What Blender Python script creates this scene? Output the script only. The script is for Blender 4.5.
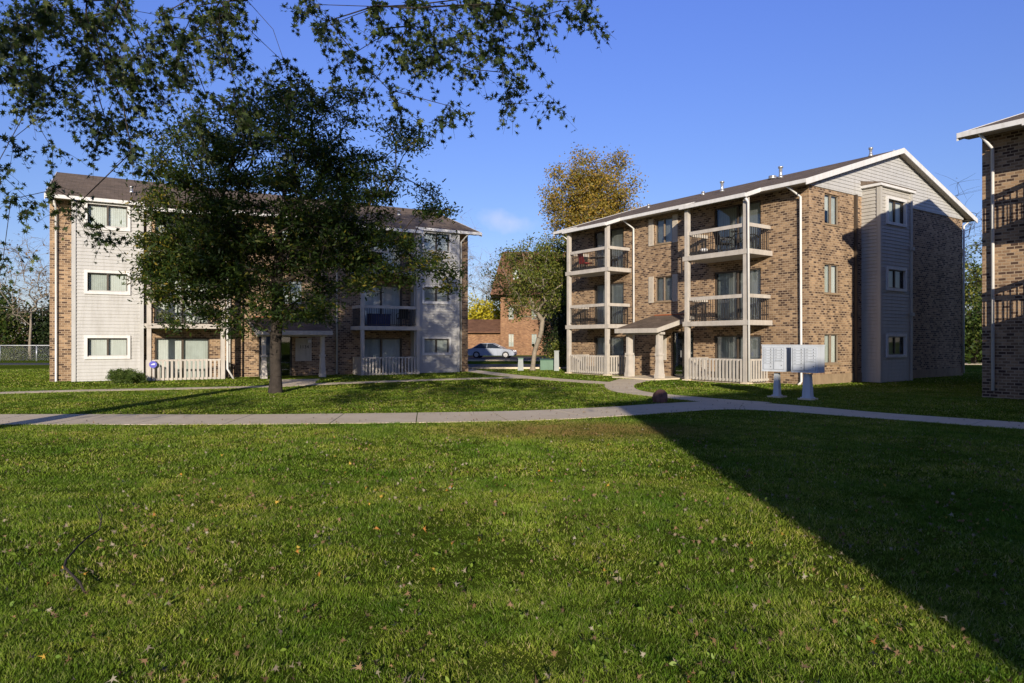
import bpy, math, random
import numpy as np
from mathutils import Vector, Matrix
R = math.radians
random.seed(7)
rng = np.random.default_rng(7)
for o in list(bpy.data.objects): bpy.data.objects.remove(o)
scene = bpy.context.scene
C = scene.collection

# ------------------------------------------------------------------ camera, sky, sun
cam = bpy.data.objects.new('camera', bpy.data.cameras.new('camera')); C.objects.link(cam)
cam.location = (0, 0, 1.6); cam.rotation_euler = (R(90), 0, 0)
cam.data.sensor_width = 36; cam.data.lens = 24.0
cam.data.clip_start = 0.1; cam.data.clip_end = 3000
scene.camera = cam

SUN_DIR = Vector((0.010, 1.0, -0.2645)).normalized()      # the way the light travels
SUN_EL = math.asin(-SUN_DIR.z)
world = bpy.data.worlds.new('World'); scene.world = world; world.use_nodes = True
nt = world.node_tree; nt.nodes.clear()
wo = nt.nodes.new('ShaderNodeOutputWorld'); bg = nt.nodes.new('ShaderNodeBackground')
sky = nt.nodes.new('ShaderNodeTexSky'); sky.sky_type = 'NISHITA'; sky.sun_disc = False
sky.sun_elevation = SUN_EL; sky.sun_rotation = R(180)
sky.altitude = 0; sky.air_density = 1.0; sky.dust_density = 0.15; sky.ozone_density = 4.0
bg.inputs['Strength'].default_value = 0.15
# a small pale cloud low over the gap between the buildings
tc = nt.nodes.new('ShaderNodeTexCoord'); vm = nt.nodes.new('ShaderNodeMapping'); vm.vector_type = 'POINT'
nt.links.new(tc.outputs['Generated'], vm.inputs['Vector'])
dist = nt.nodes.new('ShaderNodeVectorMath'); dist.operation = 'SUBTRACT'
dist.inputs[1].default_value = (-0.004, 0.985, 0.172)
nt.links.new(tc.outputs['Generated'], dist.inputs[0])
sc = nt.nodes.new('ShaderNodeVectorMath'); sc.operation = 'MULTIPLY'; sc.inputs[1].default_value = (24, 0, 52)
nt.links.new(dist.outputs[0], sc.inputs[0])
ln = nt.nodes.new('ShaderNodeVectorMath'); ln.operation = 'LENGTH'; nt.links.new(sc.outputs[0], ln.inputs[0])
cn = nt.nodes.new('ShaderNodeTexNoise'); cn.inputs['Scale'].default_value = 26; cn.inputs['Detail'].default_value = 4
nt.links.new(tc.outputs['Generated'], cn.inputs['Vector'])
ma = nt.nodes.new('ShaderNodeMath'); ma.operation = 'MULTIPLY_ADD'; ma.inputs[1].default_value = 2.0
nt.links.new(cn.outputs['Fac'], ma.inputs[0]); nt.links.new(ln.outputs['Value'], ma.inputs[2])
mr = nt.nodes.new('ShaderNodeMapRange'); mr.inputs[1].default_value = 1.15; mr.inputs[2].default_value = 2.1
mr.inputs[3].default_value = 0.42; mr.inputs[4].default_value = 0.0
nt.links.new(ma.outputs[0], mr.inputs[0])
front = nt.nodes.new('ShaderNodeSeparateXYZ'); nt.links.new(tc.outputs['Generated'], front.inputs[0])
gt = nt.nodes.new('ShaderNodeMath'); gt.operation = 'GREATER_THAN'; gt.inputs[1].default_value = 0.0
nt.links.new(front.outputs['Y'], gt.inputs[0])
mm = nt.nodes.new('ShaderNodeMath'); mm.operation = 'MULTIPLY'; nt.links.new(mr.outputs[0], mm.inputs[0]); nt.links.new(gt.outputs[0], mm.inputs[1])
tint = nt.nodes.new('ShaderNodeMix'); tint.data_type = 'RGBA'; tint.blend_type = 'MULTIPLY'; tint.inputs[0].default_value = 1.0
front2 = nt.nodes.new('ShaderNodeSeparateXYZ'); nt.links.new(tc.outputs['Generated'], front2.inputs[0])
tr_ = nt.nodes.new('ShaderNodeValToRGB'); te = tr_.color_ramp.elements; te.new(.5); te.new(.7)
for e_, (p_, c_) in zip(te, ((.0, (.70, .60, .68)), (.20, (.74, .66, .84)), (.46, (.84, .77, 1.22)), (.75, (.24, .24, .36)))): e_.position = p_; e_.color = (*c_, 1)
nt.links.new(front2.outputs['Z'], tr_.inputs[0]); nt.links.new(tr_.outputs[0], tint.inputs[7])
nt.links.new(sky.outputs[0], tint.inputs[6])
mx = nt.nodes.new('ShaderNodeMix'); mx.data_type = 'RGBA'
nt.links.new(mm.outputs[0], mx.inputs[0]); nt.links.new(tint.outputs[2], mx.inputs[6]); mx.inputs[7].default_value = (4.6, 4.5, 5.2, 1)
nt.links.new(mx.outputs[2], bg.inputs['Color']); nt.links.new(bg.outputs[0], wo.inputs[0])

sun = bpy.data.objects.new('sun', bpy.data.lights.new('sun', 'SUN')); C.objects.link(sun)
sun.data.energy = 5.0; sun.data.angle = R(0.5); sun.data.color = (1.0, 0.89, 0.73)
sun.rotation_euler = SUN_DIR.to_track_quat('-Z', 'Y').to_euler(); sun.location = (0, -30, 30)
scene.view_settings.view_transform = 'Standard'; scene.view_settings.look = 'None'
scene.view_settings.exposure = 0.27; scene.view_settings.gamma = 1.0; scene.view_settings.use_curve_mapping = False

# ------------------------------------------------------------------ materials
def nodes(name):
    m = bpy.data.materials.new(name); m.use_nodes = True
    t = m.node_tree; p = t.nodes['Principled BSDF']
    return m, t, p
def lk(t, a, b): t.links.new(a, b)
def ramp(t, stops):
    r = t.nodes.new('ShaderNodeValToRGB'); e = r.color_ramp.elements
    while len(e) < len(stops): e.new(0.5)
    for i, (p, c) in enumerate(stops): e[i].position = p; e[i].color = (*c, 1)
    return r
def mixc(t, fac, a, b, mode='MIX'):
    n = t.nodes.new('ShaderNodeMix'); n.data_type = 'RGBA'; n.blend_type = mode
    for s, v in ((0, fac), (6, a), (7, b)):
        if hasattr(v, 'links'): t.links.new(v, n.inputs[s])
        elif s == 0: n.inputs[0].default_value = v
        else: n.inputs[s].default_value = (*v, 1)
    return n.outputs[2]
def coords(t, kind='Object', scale=(1, 1, 1)):
    c = t.nodes.new('ShaderNodeTexCoord'); m = t.nodes.new('ShaderNodeMapping'); m.inputs['Scale'].default_value = scale
    t.links.new(c.outputs[kind], m.inputs[0]); return m.outputs[0]
def noise(t, vec, scale, detail=4, rough=.55):
    n = t.nodes.new('ShaderNodeTexNoise'); n.inputs['Scale'].default_value = scale; n.inputs['Detail'].default_value = detail
    n.inputs['Roughness'].default_value = rough; t.links.new(vec, n.inputs['Vector']); return n.outputs['Fac']
def bump(t, p, h, strength, dist=.02):
    b = t.nodes.new('ShaderNodeBump'); b.inputs['Strength'].default_value = strength; b.inputs['Distance'].default_value = dist
    t.links.new(h, b.inputs['Height']); t.links.new(b.outputs[0], p.inputs['Normal'])

def flat(name, col, rough=.6, var=.12, nscale=3.0, metal=0, spec=.3):
    m, t, p = nodes(name); v = coords(t)
    n = noise(t, v, nscale, 6)
    r = ramp(t, [(0.25, tuple(c*(1-var) for c in col)), (0.75, tuple(min(1, c*(1+var)) for c in col))])
    lk(t, n, r.inputs[0])
    v2 = coords(t, 'Object', (1, 1, .12)); st = noise(t, v2, 7, 5, .65); sr = ramp(t, [(.30, (.86, .85, .83)), (.55, (1, 1, 1)), (.8, (1.03, 1.03, 1.03))]); lk(t, st, sr.inputs[0])
    lk(t, mixc(t, 1, r.outputs[0], sr.outputs[0], 'MULTIPLY'), p.inputs['Base Color'])
    p.inputs['Roughness'].default_value = rough; p.inputs['Metallic'].default_value = metal
    p.inputs['Specular IOR Level'].default_value = spec
    return m

def brick_mat(name, c_lo, c_mid, c_hi, mortar, bw=.24, bh=.083):
    m, t, p = nodes(name); v = coords(t, 'UV')
    b = t.nodes.new('ShaderNodeTexBrick'); b.offset = .5
    for k, x in (('Scale', 1), ('Mortar Size', .012), ('Mortar Smooth', .2), ('Bias', 0), ('Brick Width', bw), ('Row Height', bh)): b.inputs[k].default_value = x
    b.inputs['Color1'].default_value = (0, 0, 0, 1); b.inputs['Color2'].default_value = (1, 1, 1, 1); b.inputs['Mortar'].default_value = (.5, .5, .5, 1)
    lk(t, v, b.inputs['Vector'])
    r = ramp(t, [(0.0, c_lo), (0.20, c_lo), (0.36, c_mid), (0.58, c_mid), (0.80, c_hi), (1.0, tuple(c*1.2 for c in c_hi))])
    r.color_ramp.interpolation = 'LINEAR'
    lk(t, b.outputs['Color'], r.inputs[0])
    big = noise(t, v, .35, 3); tone = ramp(t, [(.3, (.86, .86, .86)), (.7, (1.08, 1.06, 1.04))]); lk(t, big, tone.inputs[0])
    fine = noise(t, v, 40, 4); ft = ramp(t, [(.3, (.85, .85, .85)), (.7, (1.12, 1.12, 1.12))]); lk(t, fine, ft.inputs[0])
    c = mixc(t, 1, r.outputs[0], tone.outputs[0], 'MULTIPLY'); c = mixc(t, 1, c, ft.outputs[0], 'MULTIPLY')
    c = mixc(t, b.outputs['Fac'], c, mortar)
    wv = coords(t, 'UV', (1, .25, 1)); ws = noise(t, wv, 1.1, 7, .7); wr = ramp(t, [(.32, (.72, .70, .68)), (.52, (1, 1, 1)), (.75, (1.06, 1.05, 1.04))]); lk(t, ws, wr.inputs[0]); c = mixc(t, 1, c, wr.outputs[0], 'MULTIPLY')
    lk(t, c, p.inputs['Base Color']); p.inputs['Roughness'].default_value = .85; p.inputs['Specular IOR Level'].default_value = .2
    inv = t.nodes.new('ShaderNodeMath'); inv.operation = 'SUBTRACT'; inv.inputs[0].default_value = 1; lk(t, b.outputs['Fac'], inv.inputs[1])
    bump(t, p, inv.outputs[0], .8, .01)
    return m

def shingle_mat(name, a, b2):
    m, t, p = nodes(name); v = coords(t, 'UV')
    b = t.nodes.new('ShaderNodeTexBrick'); b.offset = .5
    for k, x in (('Scale', 1), ('Mortar Size', .006), ('Mortar Smooth', .3), ('Brick Width', .3), ('Row Height', .14)): b.inputs[k].default_value = x
    b.inputs['Color1'].default_value = (*a, 1); b.inputs['Color2'].default_value = (*b2, 1); b.inputs['Mortar'].default_value = (a[0]*.5, a[1]*.5, a[2]*.5, 1)
    lk(t, v, b.inputs['Vector'])
    n = noise(t, v, 1.2, 5); r = ramp(t, [(.3, (.8, .8, .8)), (.7, (1.15, 1.12, 1.1))]); lk(t, n, r.inputs[0])
    g = noise(t, v, 90, 2); gr = ramp(t, [(.3, (.75, .75, .75)), (.7, (1.2, 1.2, 1.2))]); lk(t, g, gr.inputs[0])
    c = mixc(t, 1, b.outputs['Color'], r.outputs[0], 'MULTIPLY'); c = mixc(t, 1, c, gr.outputs[0], 'MULTIPLY')
    lk(t, c, p.inputs['Base Color']); p.inputs['Roughness'].default_value = .95; p.inputs['Specular IOR Level'].default_value = .1
    bump(t, p, g, .4, .01)
    return m

def glass_mat(name, tintc=(.93, .96, .95), gl=.05):
    m = bpy.data.materials.new(name); m.use_nodes = True; t = m.node_tree; t.nodes.clear()
    o = t.nodes.new('ShaderNodeOutputMaterial'); tr = t.nodes.new('ShaderNodeBsdfTransparent'); g = t.nodes.new('ShaderNodeBsdfGlossy')
    tr.inputs[0].default_value = (*tintc, 1); g.inputs['Roughness'].default_value = .02; g.inputs[0].default_value = (.9, .95, 1, 1)
    lw = t.nodes.new('ShaderNodeLayerWeight'); lw.inputs[0].default_value = .35
    mr = t.nodes.new('ShaderNodeMapRange'); mr.inputs[3].default_value = gl; mr.inputs[4].default_value = .75
    lk(t, lw.outputs['Fresnel'], mr.inputs[0])
    mx = t.nodes.new('ShaderNodeMixShader'); lk(t, mr.outputs[0], mx.inputs[0]); lk(t, tr.outputs[0], mx.inputs[1]); lk(t, g.outputs[0], mx.inputs[2])
    lk(t, mx.outputs[0], o.inputs[0]); return m

def leaf_mat(name, stops, trans=.35, rough=.5):
    m = bpy.data.materials.new(name); m.use_nodes = True; t = m.node_tree; t.nodes.clear()
    o = t.nodes.new('ShaderNodeOutputMaterial'); g = t.nodes.new('ShaderNodeNewGeometry')
    r = ramp(t, stops); lk(t, g.outputs['Random Per Island'], r.inputs[0])
    p = t.nodes.new('ShaderNodeBsdfPrincipled'); p.inputs['Roughness'].default_value = rough; p.inputs['Specular IOR Level'].default_value = .3
    lk(t, r.outputs[0], p.inputs['Base Color'])
    tl = t.nodes.new('ShaderNodeBsdfTranslucent'); tc_ = mixc(t, 1, r.outputs[0], (1.25, 1.35, .6), 'MULTIPLY'); lk(t, tc_, tl.inputs[0])
    mx = t.nodes.new('ShaderNodeMixShader'); mx.inputs[0].default_value = trans
    lk(t, p.outputs[0], mx.inputs[1]); lk(t, tl.outputs[0], mx.inputs[2]); lk(t, mx.outputs[0], o.inputs[0]); return m

M = {}
M['brick'] = brick_mat('brick', (.085, .052, .038), (.25, .163, .100), (.37, .25, .150), (.40, .305, .21), .20, .087)
M['brick_end'] = M['brick']
M['brick_far'] = brick_mat('brick_far', (.20, .095, .05), (.28, .14, .07), (.33, .18, .09), (.28, .19, .12))
M['foundation'] = flat('foundation', (.28, .205, .13), .9, .25, 2)
M['siding'] = flat('siding', (.47, .465, .45), .55, .05, .8)
M['siding_grey'] = flat('siding_grey', (.45, .43, .39), .55, .05, .8)
M['white'] = flat('white_paint', (.68, .67, .65), .5, .06, 2)
M['trim'] = flat('cream_trim', (.49, .45, .40), .6, .14, 3)
M['soffit'] = flat('soffit', (.42, .38, .32), .8, .1, 3)
M['shingle'] = shingle_mat('shingle', (.15, .118, .092), (.21, .165, .13))
M['shingle_far'] = shingle_mat('shingle_far', (.13, .07, .045), (.20, .11, .07))
M['tan_frame'] = flat('tan_frame', (.26, .20, .145), .5, .1, 5, 0, .4)
M['bronze'] = flat('bronze_frame', (.07, .052, .038), .4, .1, 5, 0, .5)
M['glass'] = glass_mat('glass')
M['blind'] = flat('blind', (.55, .57, .55), .7, .06, 4)
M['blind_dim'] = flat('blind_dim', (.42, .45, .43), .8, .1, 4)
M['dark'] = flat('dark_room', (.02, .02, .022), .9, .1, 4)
M['dark_metal'] = flat('dark_metal', (.03, .028, .026), .45, .1, 5, 0, .5)
M['door_dark'] = flat('entry_door', (.035, .03, .028), .4, .1, 4)
M['panel'] = flat('panel', (.50, .46, .40), .6, .08, 4)
M['concrete'] = None
M['shutter'] = flat('shutter', (.52, .46, .38), .6, .06, 6)
M['metal_vent'] = flat('vent_metal', (.62, .62, .6), .3, .1, 5, .7)
M['flashing'] = flat('orange_flashing', (.36, .12, .05), .6, .15, 5)
M['asphalt'] = flat('asphalt', (.065, .065, .07), .9, .2, 6)
M['mail'] = flat('mailbox_paint', (.54, .58, .63), .45, .05, 3)
M['mail_line'] = flat('mailbox_gap', (.36, .39, .43), .6, .1, 3)
M['rubber'] = flat('rubber', (.02, .02, .02), .8, .1, 5)
M['car'] = flat('car_paint', (.34, .38, .45), .28, .02, 1, .15, .6)
M['car_glass'] = flat('car_glass', (.02, .025, .03), .05, .05, 1, 0, .8)
M['rim'] = flat('rim', (.5, .5, .5), .35, .1, 3, .7)
M['red'] = flat('red_cloth', (.35, .03, .03), .8, .1, 5)
M['blue'] = flat('blue_plastic', (.012, .018, .075), .5, .1, 5)
M['sign_blue'] = flat('sign_blue', (.13, .13, .55), .5, .05, 5)
M['sign_white'] = flat('sign_white', (.8, .8, .82), .5, .02, 5)
M['green_box'] = flat('green_box', (.10, .19, .13), .5, .1, 3)
M['post_grey'] = flat('post_grey', (.30, .33, .32), .6, .1, 3)
M['galv'] = flat('galvanised', (.38, .40, .42), .4, .1, 3, .5)
M['bark'] = flat('bark', (.042, .034, .028), .95, .35, 9)
M['bark_pale'] = flat('bark_pale', (.26, .22, .17), .95, .25, 6)
M['stone'] = flat('stone', (.14, .075, .06), .9, .4, 12)
def concrete():
    m, t, p = nodes('concrete'); v = coords(t)
    n = noise(t, v, .6, 6); r = ramp(t, [(.3, (.66, .55, .39)), (.7, (.74, .63, .465))]); lk(t, n, r.inputs[0])
    f = noise(t, v, 60, 3); fr = ramp(t, [(.3, (.86, .86, .86)), (.7, (1.08, 1.08, 1.08))]); lk(t, f, fr.inputs[0])
    s = noise(t, v, 3, 8, .7); sr = ramp(t, [(.55, (1, 1, 1)), (.72, (.78, .76, .72))]); lk(t, s, sr.inputs[0])
    c = mixc(t, 1, r.outputs[0], fr.outputs[0], 'MULTIPLY'); c = mixc(t, 1, c, sr.outputs[0], 'MULTIPLY')
    lk(t, c, p.inputs['Base Color']); p.inputs['Roughness'].default_value = .9; bump(t, p, f, .3, .004); return m
M['concrete'] = concrete()

# ------------------------------------------------------------------ helpers
def tag(o, label=None, cat=None, group=None, kind=None):
    if label: o['label'] = label
    if cat: o['category'] = cat
    if group: o['group'] = group
    if kind: o['kind'] = kind
    return o
def empty(name, loc, rz=0):
    o = bpy.data.objects.new(name, None); C.objects.link(o); o.location = loc; o.rotation_euler = (0, 0, rz)
    o.empty_display_size = .3; return o
def copy_tree(o, parent=None):
    c = o.copy(); C.objects.link(c); c.parent = parent
    for ch in o.children: copy_tree(ch, c)
    return c

class MB:
    def __init__(s): s.v = []; s.f = []; s.smooth = []
    def face(s, pts, sm=False):
        i = len(s.v); s.v += [tuple(p) for p in pts]; s.f.append(tuple(range(i, i+len(pts)))); s.smooth.append(sm)
    def box(s, x0, x1, y0, y1, z0, z1):
        x0, x1 = sorted((x0, x1)); y0, y1 = sorted((y0, y1)); z0, z1 = sorted((z0, z1))
        s.prism([(x0, y0), (x1, y0), (x1, y1), (x0, y1)], z0, z1)
    def prism(s, poly, z0, z1, top=None):
        i = len(s.v); n = len(poly); top = top or poly
        s.v += [(x, y, z0) for x, y in poly] + [(x, y, z1) for x, y in top]
        s.f.append(tuple(range(i+n-1, i-1, -1))); s.f.append(tuple(range(i+n, i+2*n)))
        for k in range(n):
            j = (k+1) % n; s.f.append((i+k, i+j, i+n+j, i+n+k))
        s.smooth += [False]*(n+2)
    def hexa(s, a, b):        # two quads (4 pts each), joined
        i = len(s.v); s.v += [tuple(p) for p in a] + [tuple(p) for p in b]
        s.f += [(i+3, i+2, i+1, i), (i+4, i+5, i+6, i+7)] + [(i+k, i+(k+1) % 4, i+4+(k+1) % 4, i+4+k) for k in range(4)]
        s.smooth += [False]*6
    def tube(s, pts, rad, n=8, cap=True):
        pts = [Vector(p) for p in pts]; rad = rad if hasattr(rad, '__len__') else [rad]*len(pts)
        rings = []; up = None
        for k, p in enumerate(pts):
            d = (pts[min(k+1, len(pts)-1)] - pts[max(k-1, 0)]).normalized()
            if up is None: up = d.orthogonal().normalized()
            a = (up - d*up.dot(d)); a = a.normalized() if a.length > 1e-4 else d.orthogonal().normalized(); up = a
            b = d.cross(a); i = len(s.v)
            s.v += [tuple(p + (a*math.cos(2*math.pi*q/n) + b*math.sin(2*math.pi*q/n))*rad[k]) for q in range(n)]; rings.append(i)
        for k in range(len(rings)-1):
            for q in range(n):
                s.f.append((rings[k]+q, rings[k]+(q+1) % n, rings[k+1]+(q+1) % n, rings[k+1]+q)); s.smooth.append(True)
        if cap:
            s.f.append(tuple(rings[0]+q for q in range(n-1, -1, -1))); s.f.append(tuple(rings[-1]+q for q in range(n))); s.smooth += [False]*2
    def build(s, name, mat, parent=None, loc=None):
        me = bpy.data.meshes.new(name); me.from_pydata(s.v, [], s.f); me.materials.append(mat)
        me.polygons.foreach_set('use_smooth', s.smooth)
        uv = me.uv_layers.new(name='UVMap'); dat = np.zeros((len(me.loops), 2), 'f')
        vs = np.array(s.v)
        for p in me.polygons:
            nx, ny, nz = (abs(c) for c in p.normal)
            li = np.array(p.loop_indices); co = vs[[me.loops[k].vertex_index for k in li]]
            if nz > .8: dat[li] = co[:, (0, 1)]
            elif nx > ny: dat[li] = co[:, (1, 2)]
            elif nz > .1 and nz > .25 and len(s.f) < 60: dat[li] = np.stack([co[:, 0], co[:, 1]*1.05], 1)
            else: dat[li] = co[:, (0, 2)]
        uv.data.foreach_set('uv', dat.ravel())
        o = bpy.data.objects.new(name, me); C.objects.link(o)
        if parent: o.parent = parent
        if loc: o.location = loc
        return o

def big_mesh(name, verts, nper, polys_per, mat, parent=None):
    """verts: (N,k,3); polys_per: list of index tuples in one item."""
    N, k, _ = verts.shape; me = bpy.data.meshes.new(name)
    me.vertices.add(N*k); me.vertices.foreach_set('co', verts.astype('f').ravel())
    loops = []; starts = []; c = 0
    tmpl = np.concatenate([np.array(p) for p in polys_per]); lens = [len(p) for p in polys_per]
    L = (tmpl[None, :] + (np.arange(N)*k)[:, None]).ravel()
    me.loops.add(len(L)); me.loops.foreach_set('vertex_index', L.astype('i'))
    st = np.concatenate([[0], np.cumsum(lens)[:-1]]); per = sum(lens)
    S = (st[None, :] + (np.arange(N)*per)[:, None]).ravel()
    me.polygons.add(len(S)); me.polygons.foreach_set('loop_start', S.astype('i'))
    me.update(calc_edges=True); me.validate()
    me.materials.append(mat)
    o = bpy.data.objects.new(name, me); C.objects.link(o)
    if parent: o.parent = parent
    return o

# ------------------------------------------------------------------ buildings
FLOORS = [-.25, 2.42, 5.12]
WIN_Z = [(.76, 1.89), (3.45, 4.57), (6.1, 7.25)]
EAVE_Z = 7.5; OVER = .64
class Face:
    def __init__(s, kind, L, D): s.k = kind; s.L = L; s.D = D
    def P(s, u, d, z):
        return {'front': (u, -d, z), 'right': (s.L+d, u, z), 'left': (-d, u, z), 'back': (u, s.D+d, z)}[s.k]
    def box(s, m, u0, u1, d0, d1, z0, z1):
        a = s.P(u0, d0, z0); b = s.P(u1, d1, z1); m.box(a[0], b[0], a[1], b[1], a[2], b[2])
    def wall(s, m, u0, u1, z0, z1, holes, d=0, reveal=.12):
        us = sorted({u0, u1, *[h[0] for h in holes], *[h[1] for h in holes]}); zs = sorted({z0, z1, *[h[2] for h in holes], *[h[3] for h in holes]})
        us = [u for u in us if u0 <= u <= u1]; zs = [z for z in zs if z0 <= z <= z1]
        for a, b in zip(us, us[1:]):
            for c, e in zip(zs, zs[1:]):
                mu, mz = (a+b)/2, (c+e)/2
                if any(h[0] < mu < h[1] and h[2] < mz < h[3] for h in holes): continue
                m.face([s.P(a, d, c), s.P(b, d, c), s.P(b, d, e), s.P(a, d, e)])
        for h in holes:
            a, b, c, e = h
            for q in ([(a, c), (b, c)], [(b, c), (b, e)], [(b, e), (a, e)], [(a, e), (a, c)]):
                m.face([s.P(q[0][0], d, q[0][1]), s.P(q[1][0], d, q[1][1]), s.P(q[1][0], d-reveal, q[1][1]), s.P(q[0][0], d-reveal, q[0][1])])
    def siding(s, m, u0, u1, z0, z1, holes, d, course=.14, clip=None):
        z = z0
        while z < z1-1e-4:
            zt = min(z+course, z1); mz = (z+zt)/2; a0, a1 = u0, u1
            segs = [(a0, a1, z, zt)]
            if clip:
                lo0, hi0 = clip(z); lo1, hi1 = clip(zt)
                if hi0-lo0 < .02: break
                zg = min(z+.013, zt)
                m.face([s.P(lo0, d, z), s.P(hi0, d, z), s.P(hi0, d, zg), s.P(lo0, d, zg)])
                m.face([s.P(lo0, d+.022, zg), s.P(hi0, d+.022, zg), s.P(max(hi1, lo1), d, zt), s.P(min(lo1, hi1), d, zt)])
                m.face([s.P(lo0, d, zg), s.P(hi0, d, zg), s.P(hi0, d+.022, zg), s.P(lo0, d+.022, zg)])
            else:
                cuts = sorted([(h[0], h[1]) for h in holes if h[2] < mz < h[3]]); x = a0; ss = []
                for h in cuts: ss.append((x, h[0])); x = h[1]
                ss.append((x, a1))
                for a, b in ss:
                    if b-a < .005: continue
                    zg = min(z+.013, zt)
                    m.face([s.P(a, d, z), s.P(b, d, z), s.P(b, d, zg), s.P(a, d, zg)])
                    m.face([s.P(a, d+.022, zg), s.P(b, d+.022, zg), s.P(b, d, zt), s.P(a, d, zt)])
                    m.face([s.P(a, d, zg), s.P(b, d, zg), s.P(b, d+.022, zg), s.P(a, d+.022, zg)])
            z = zt

def blinds(fc, par, u0, u1, z0, z1, d, mat, step=.09):
    m = MB(); u = u0; k = 0
    while u < u1-.001:
        b = min(u+step, u1); m.face([fc.P(u, d-.009, z0), fc.P(b, d, z0), fc.P(b, d, z1), fc.P(u, d-.009, z1)]); u = b
    return m.build('blind', mat, par)

def window(fc, par, u0, u1, z0, z1, d, style, rs, depth=.10):
    """opening u0..u1, z0..z1 whose wall plane is d"""
    m = MB(); w = .035; g = d-depth
    for a in ((u0, u0+w, z0, z1), (u1-w, u1, z0, z1), (u0+w, u1-w, z0, z0+w), (u0+w, u1-w, z1-w, z1)):
        fc.box(m, a[0], a[1], g-.03, g+.04, a[2], a[3])
    mid = (u0+u1)/2; fc.box(m, mid-.03, mid+.03, g-.025, g+.045, z0+w, z1-w)
    o = m.build('window', M['tan_frame'] if style == 'brick' else M['bronze'], par)
    if style == 'siding':
        t = MB(); q = .11
        for a in ((u0-q, u0, z0-q, z1+q), (u1, u1+q, z0-q, z1+q), (u0, u1, z0-q, z0), (u0, u1, z1, z1+q)):
            fc.box(t, a[0], a[1], g-.02, d+.075, a[2], a[3])
        t.build('window_trim', M['white'], o)
    else:
        t = MB(); fc.box(t, u0-.04, u1+.04, g+.042, d+.04, z0-.06, z0-.002); t.build('window_sill', M['foundation'], o)
    for i, (a, b) in enumerate(((u0+w, mid-.03), (mid+.03, u1-w))):
        p = MB(); p.face([fc.P(a, g+.01*(i), z0+w), fc.P(b, g+.01*i, z0+w), fc.P(b, g+.01*i, z1-w), fc.P(a, g+.01*i, z1-w)]); p.build('pane', M['glass'], o)
    r = rs.random()
    bz = z0+w if r < .7 else z0+w+(z1-z0)*rs.choice([.2, .45])
    bl = blinds(fc, o, u0+w, mid, bz, z1-w, g-.08, M['blind'] if rs.random() < .6 else M['blind_dim'], .07)
    bl = blinds(fc, o, mid, u1-w, z0+w, z1-w, g-.08, M['blind'] if rs.random() < .75 else M['blind_dim'], .07)
    b = MB(); b.face([fc.P(u0, g-.4, z0), fc.P(u1, g-.4, z0), fc.P(u1, g-.4, z1), fc.P(u0, g-.4, z1)])
    for q in ([(u0, z0), (u1, z0)], [(u1, z0), (u1, z1)], [(u1, z1), (u0, z1)], [(u0, z1), (u0, z0)]):
        b.face([fc.P(q[0][0], g-.03, q[0][1]), fc.P(q[1][0], g-.03, q[1][1]), fc.P(q[1][0], g-.4, q[1][1]), fc.P(q[0][0], g-.4, q[0][1])])
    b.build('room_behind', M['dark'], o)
    return o

def sliding_door(fc, par, u0, u1, z0, z1, d, rs, bright=0):
    m = MB(); w = .06; g = d-.1
    for a in ((u0, u0+w, z0, z1), (u1-w, u1, z0, z1), (u0+w, u1-w, z0, z0+w), (u0+w, u1-w, z1-w, z1)):
        fc.box(m, a[0], a[1], g-.03, g+.05, a[2], a[3])
    mid = (u0+u1)/2; fc.box(m, mid-.04, mid+.04, g-.02, g+.045, z0+w, z1-w)
    o = m.build('sliding_door', M['bronze'], par)
    for i, (a, b) in enumerate(((u0+w, mid-.04), (mid+.04, u1-w))):
        p = MB(); p.face([fc.P(a, g+.012*i, z0+w), fc.P(b, g+.012*i, z0+w), fc.P(b, g+.012*i, z1-w), fc.P(a, g+.012*i, z1-w)]); p.build('pane', M['glass'], o)
        blinds(fc, o, a, b, z0+w, z1-w, g-.1, M['blind'] if (i == bright or rs.random() < .3) else M['blind_dim'])
    b = MB(); b.face([fc.P(u0, g-.4, z0), fc.P(u1, g-.4, z0), fc.P(u1, g-.4, z1), fc.P(u0, g-.4, z1)])
    for q in ([(u0, z0), (u1, z0)], [(u1, z0), (u1, z1)], [(u1, z1), (u0, z1)], [(u0, z1), (u0, z0)]):
        b.face([fc.P(q[0][0], g-.03, q[0][1]), fc.P(q[1][0], g-.03, q[1][1]), fc.P(q[1][0], g-.4, q[1][1]), fc.P(q[0][0], g-.4, q[0][1])])
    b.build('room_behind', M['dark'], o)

def downspout(par, pts, r=.045):
    m = MB(); m.tube(pts, r, 8); m.build('downspout', M['white'], par)

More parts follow.
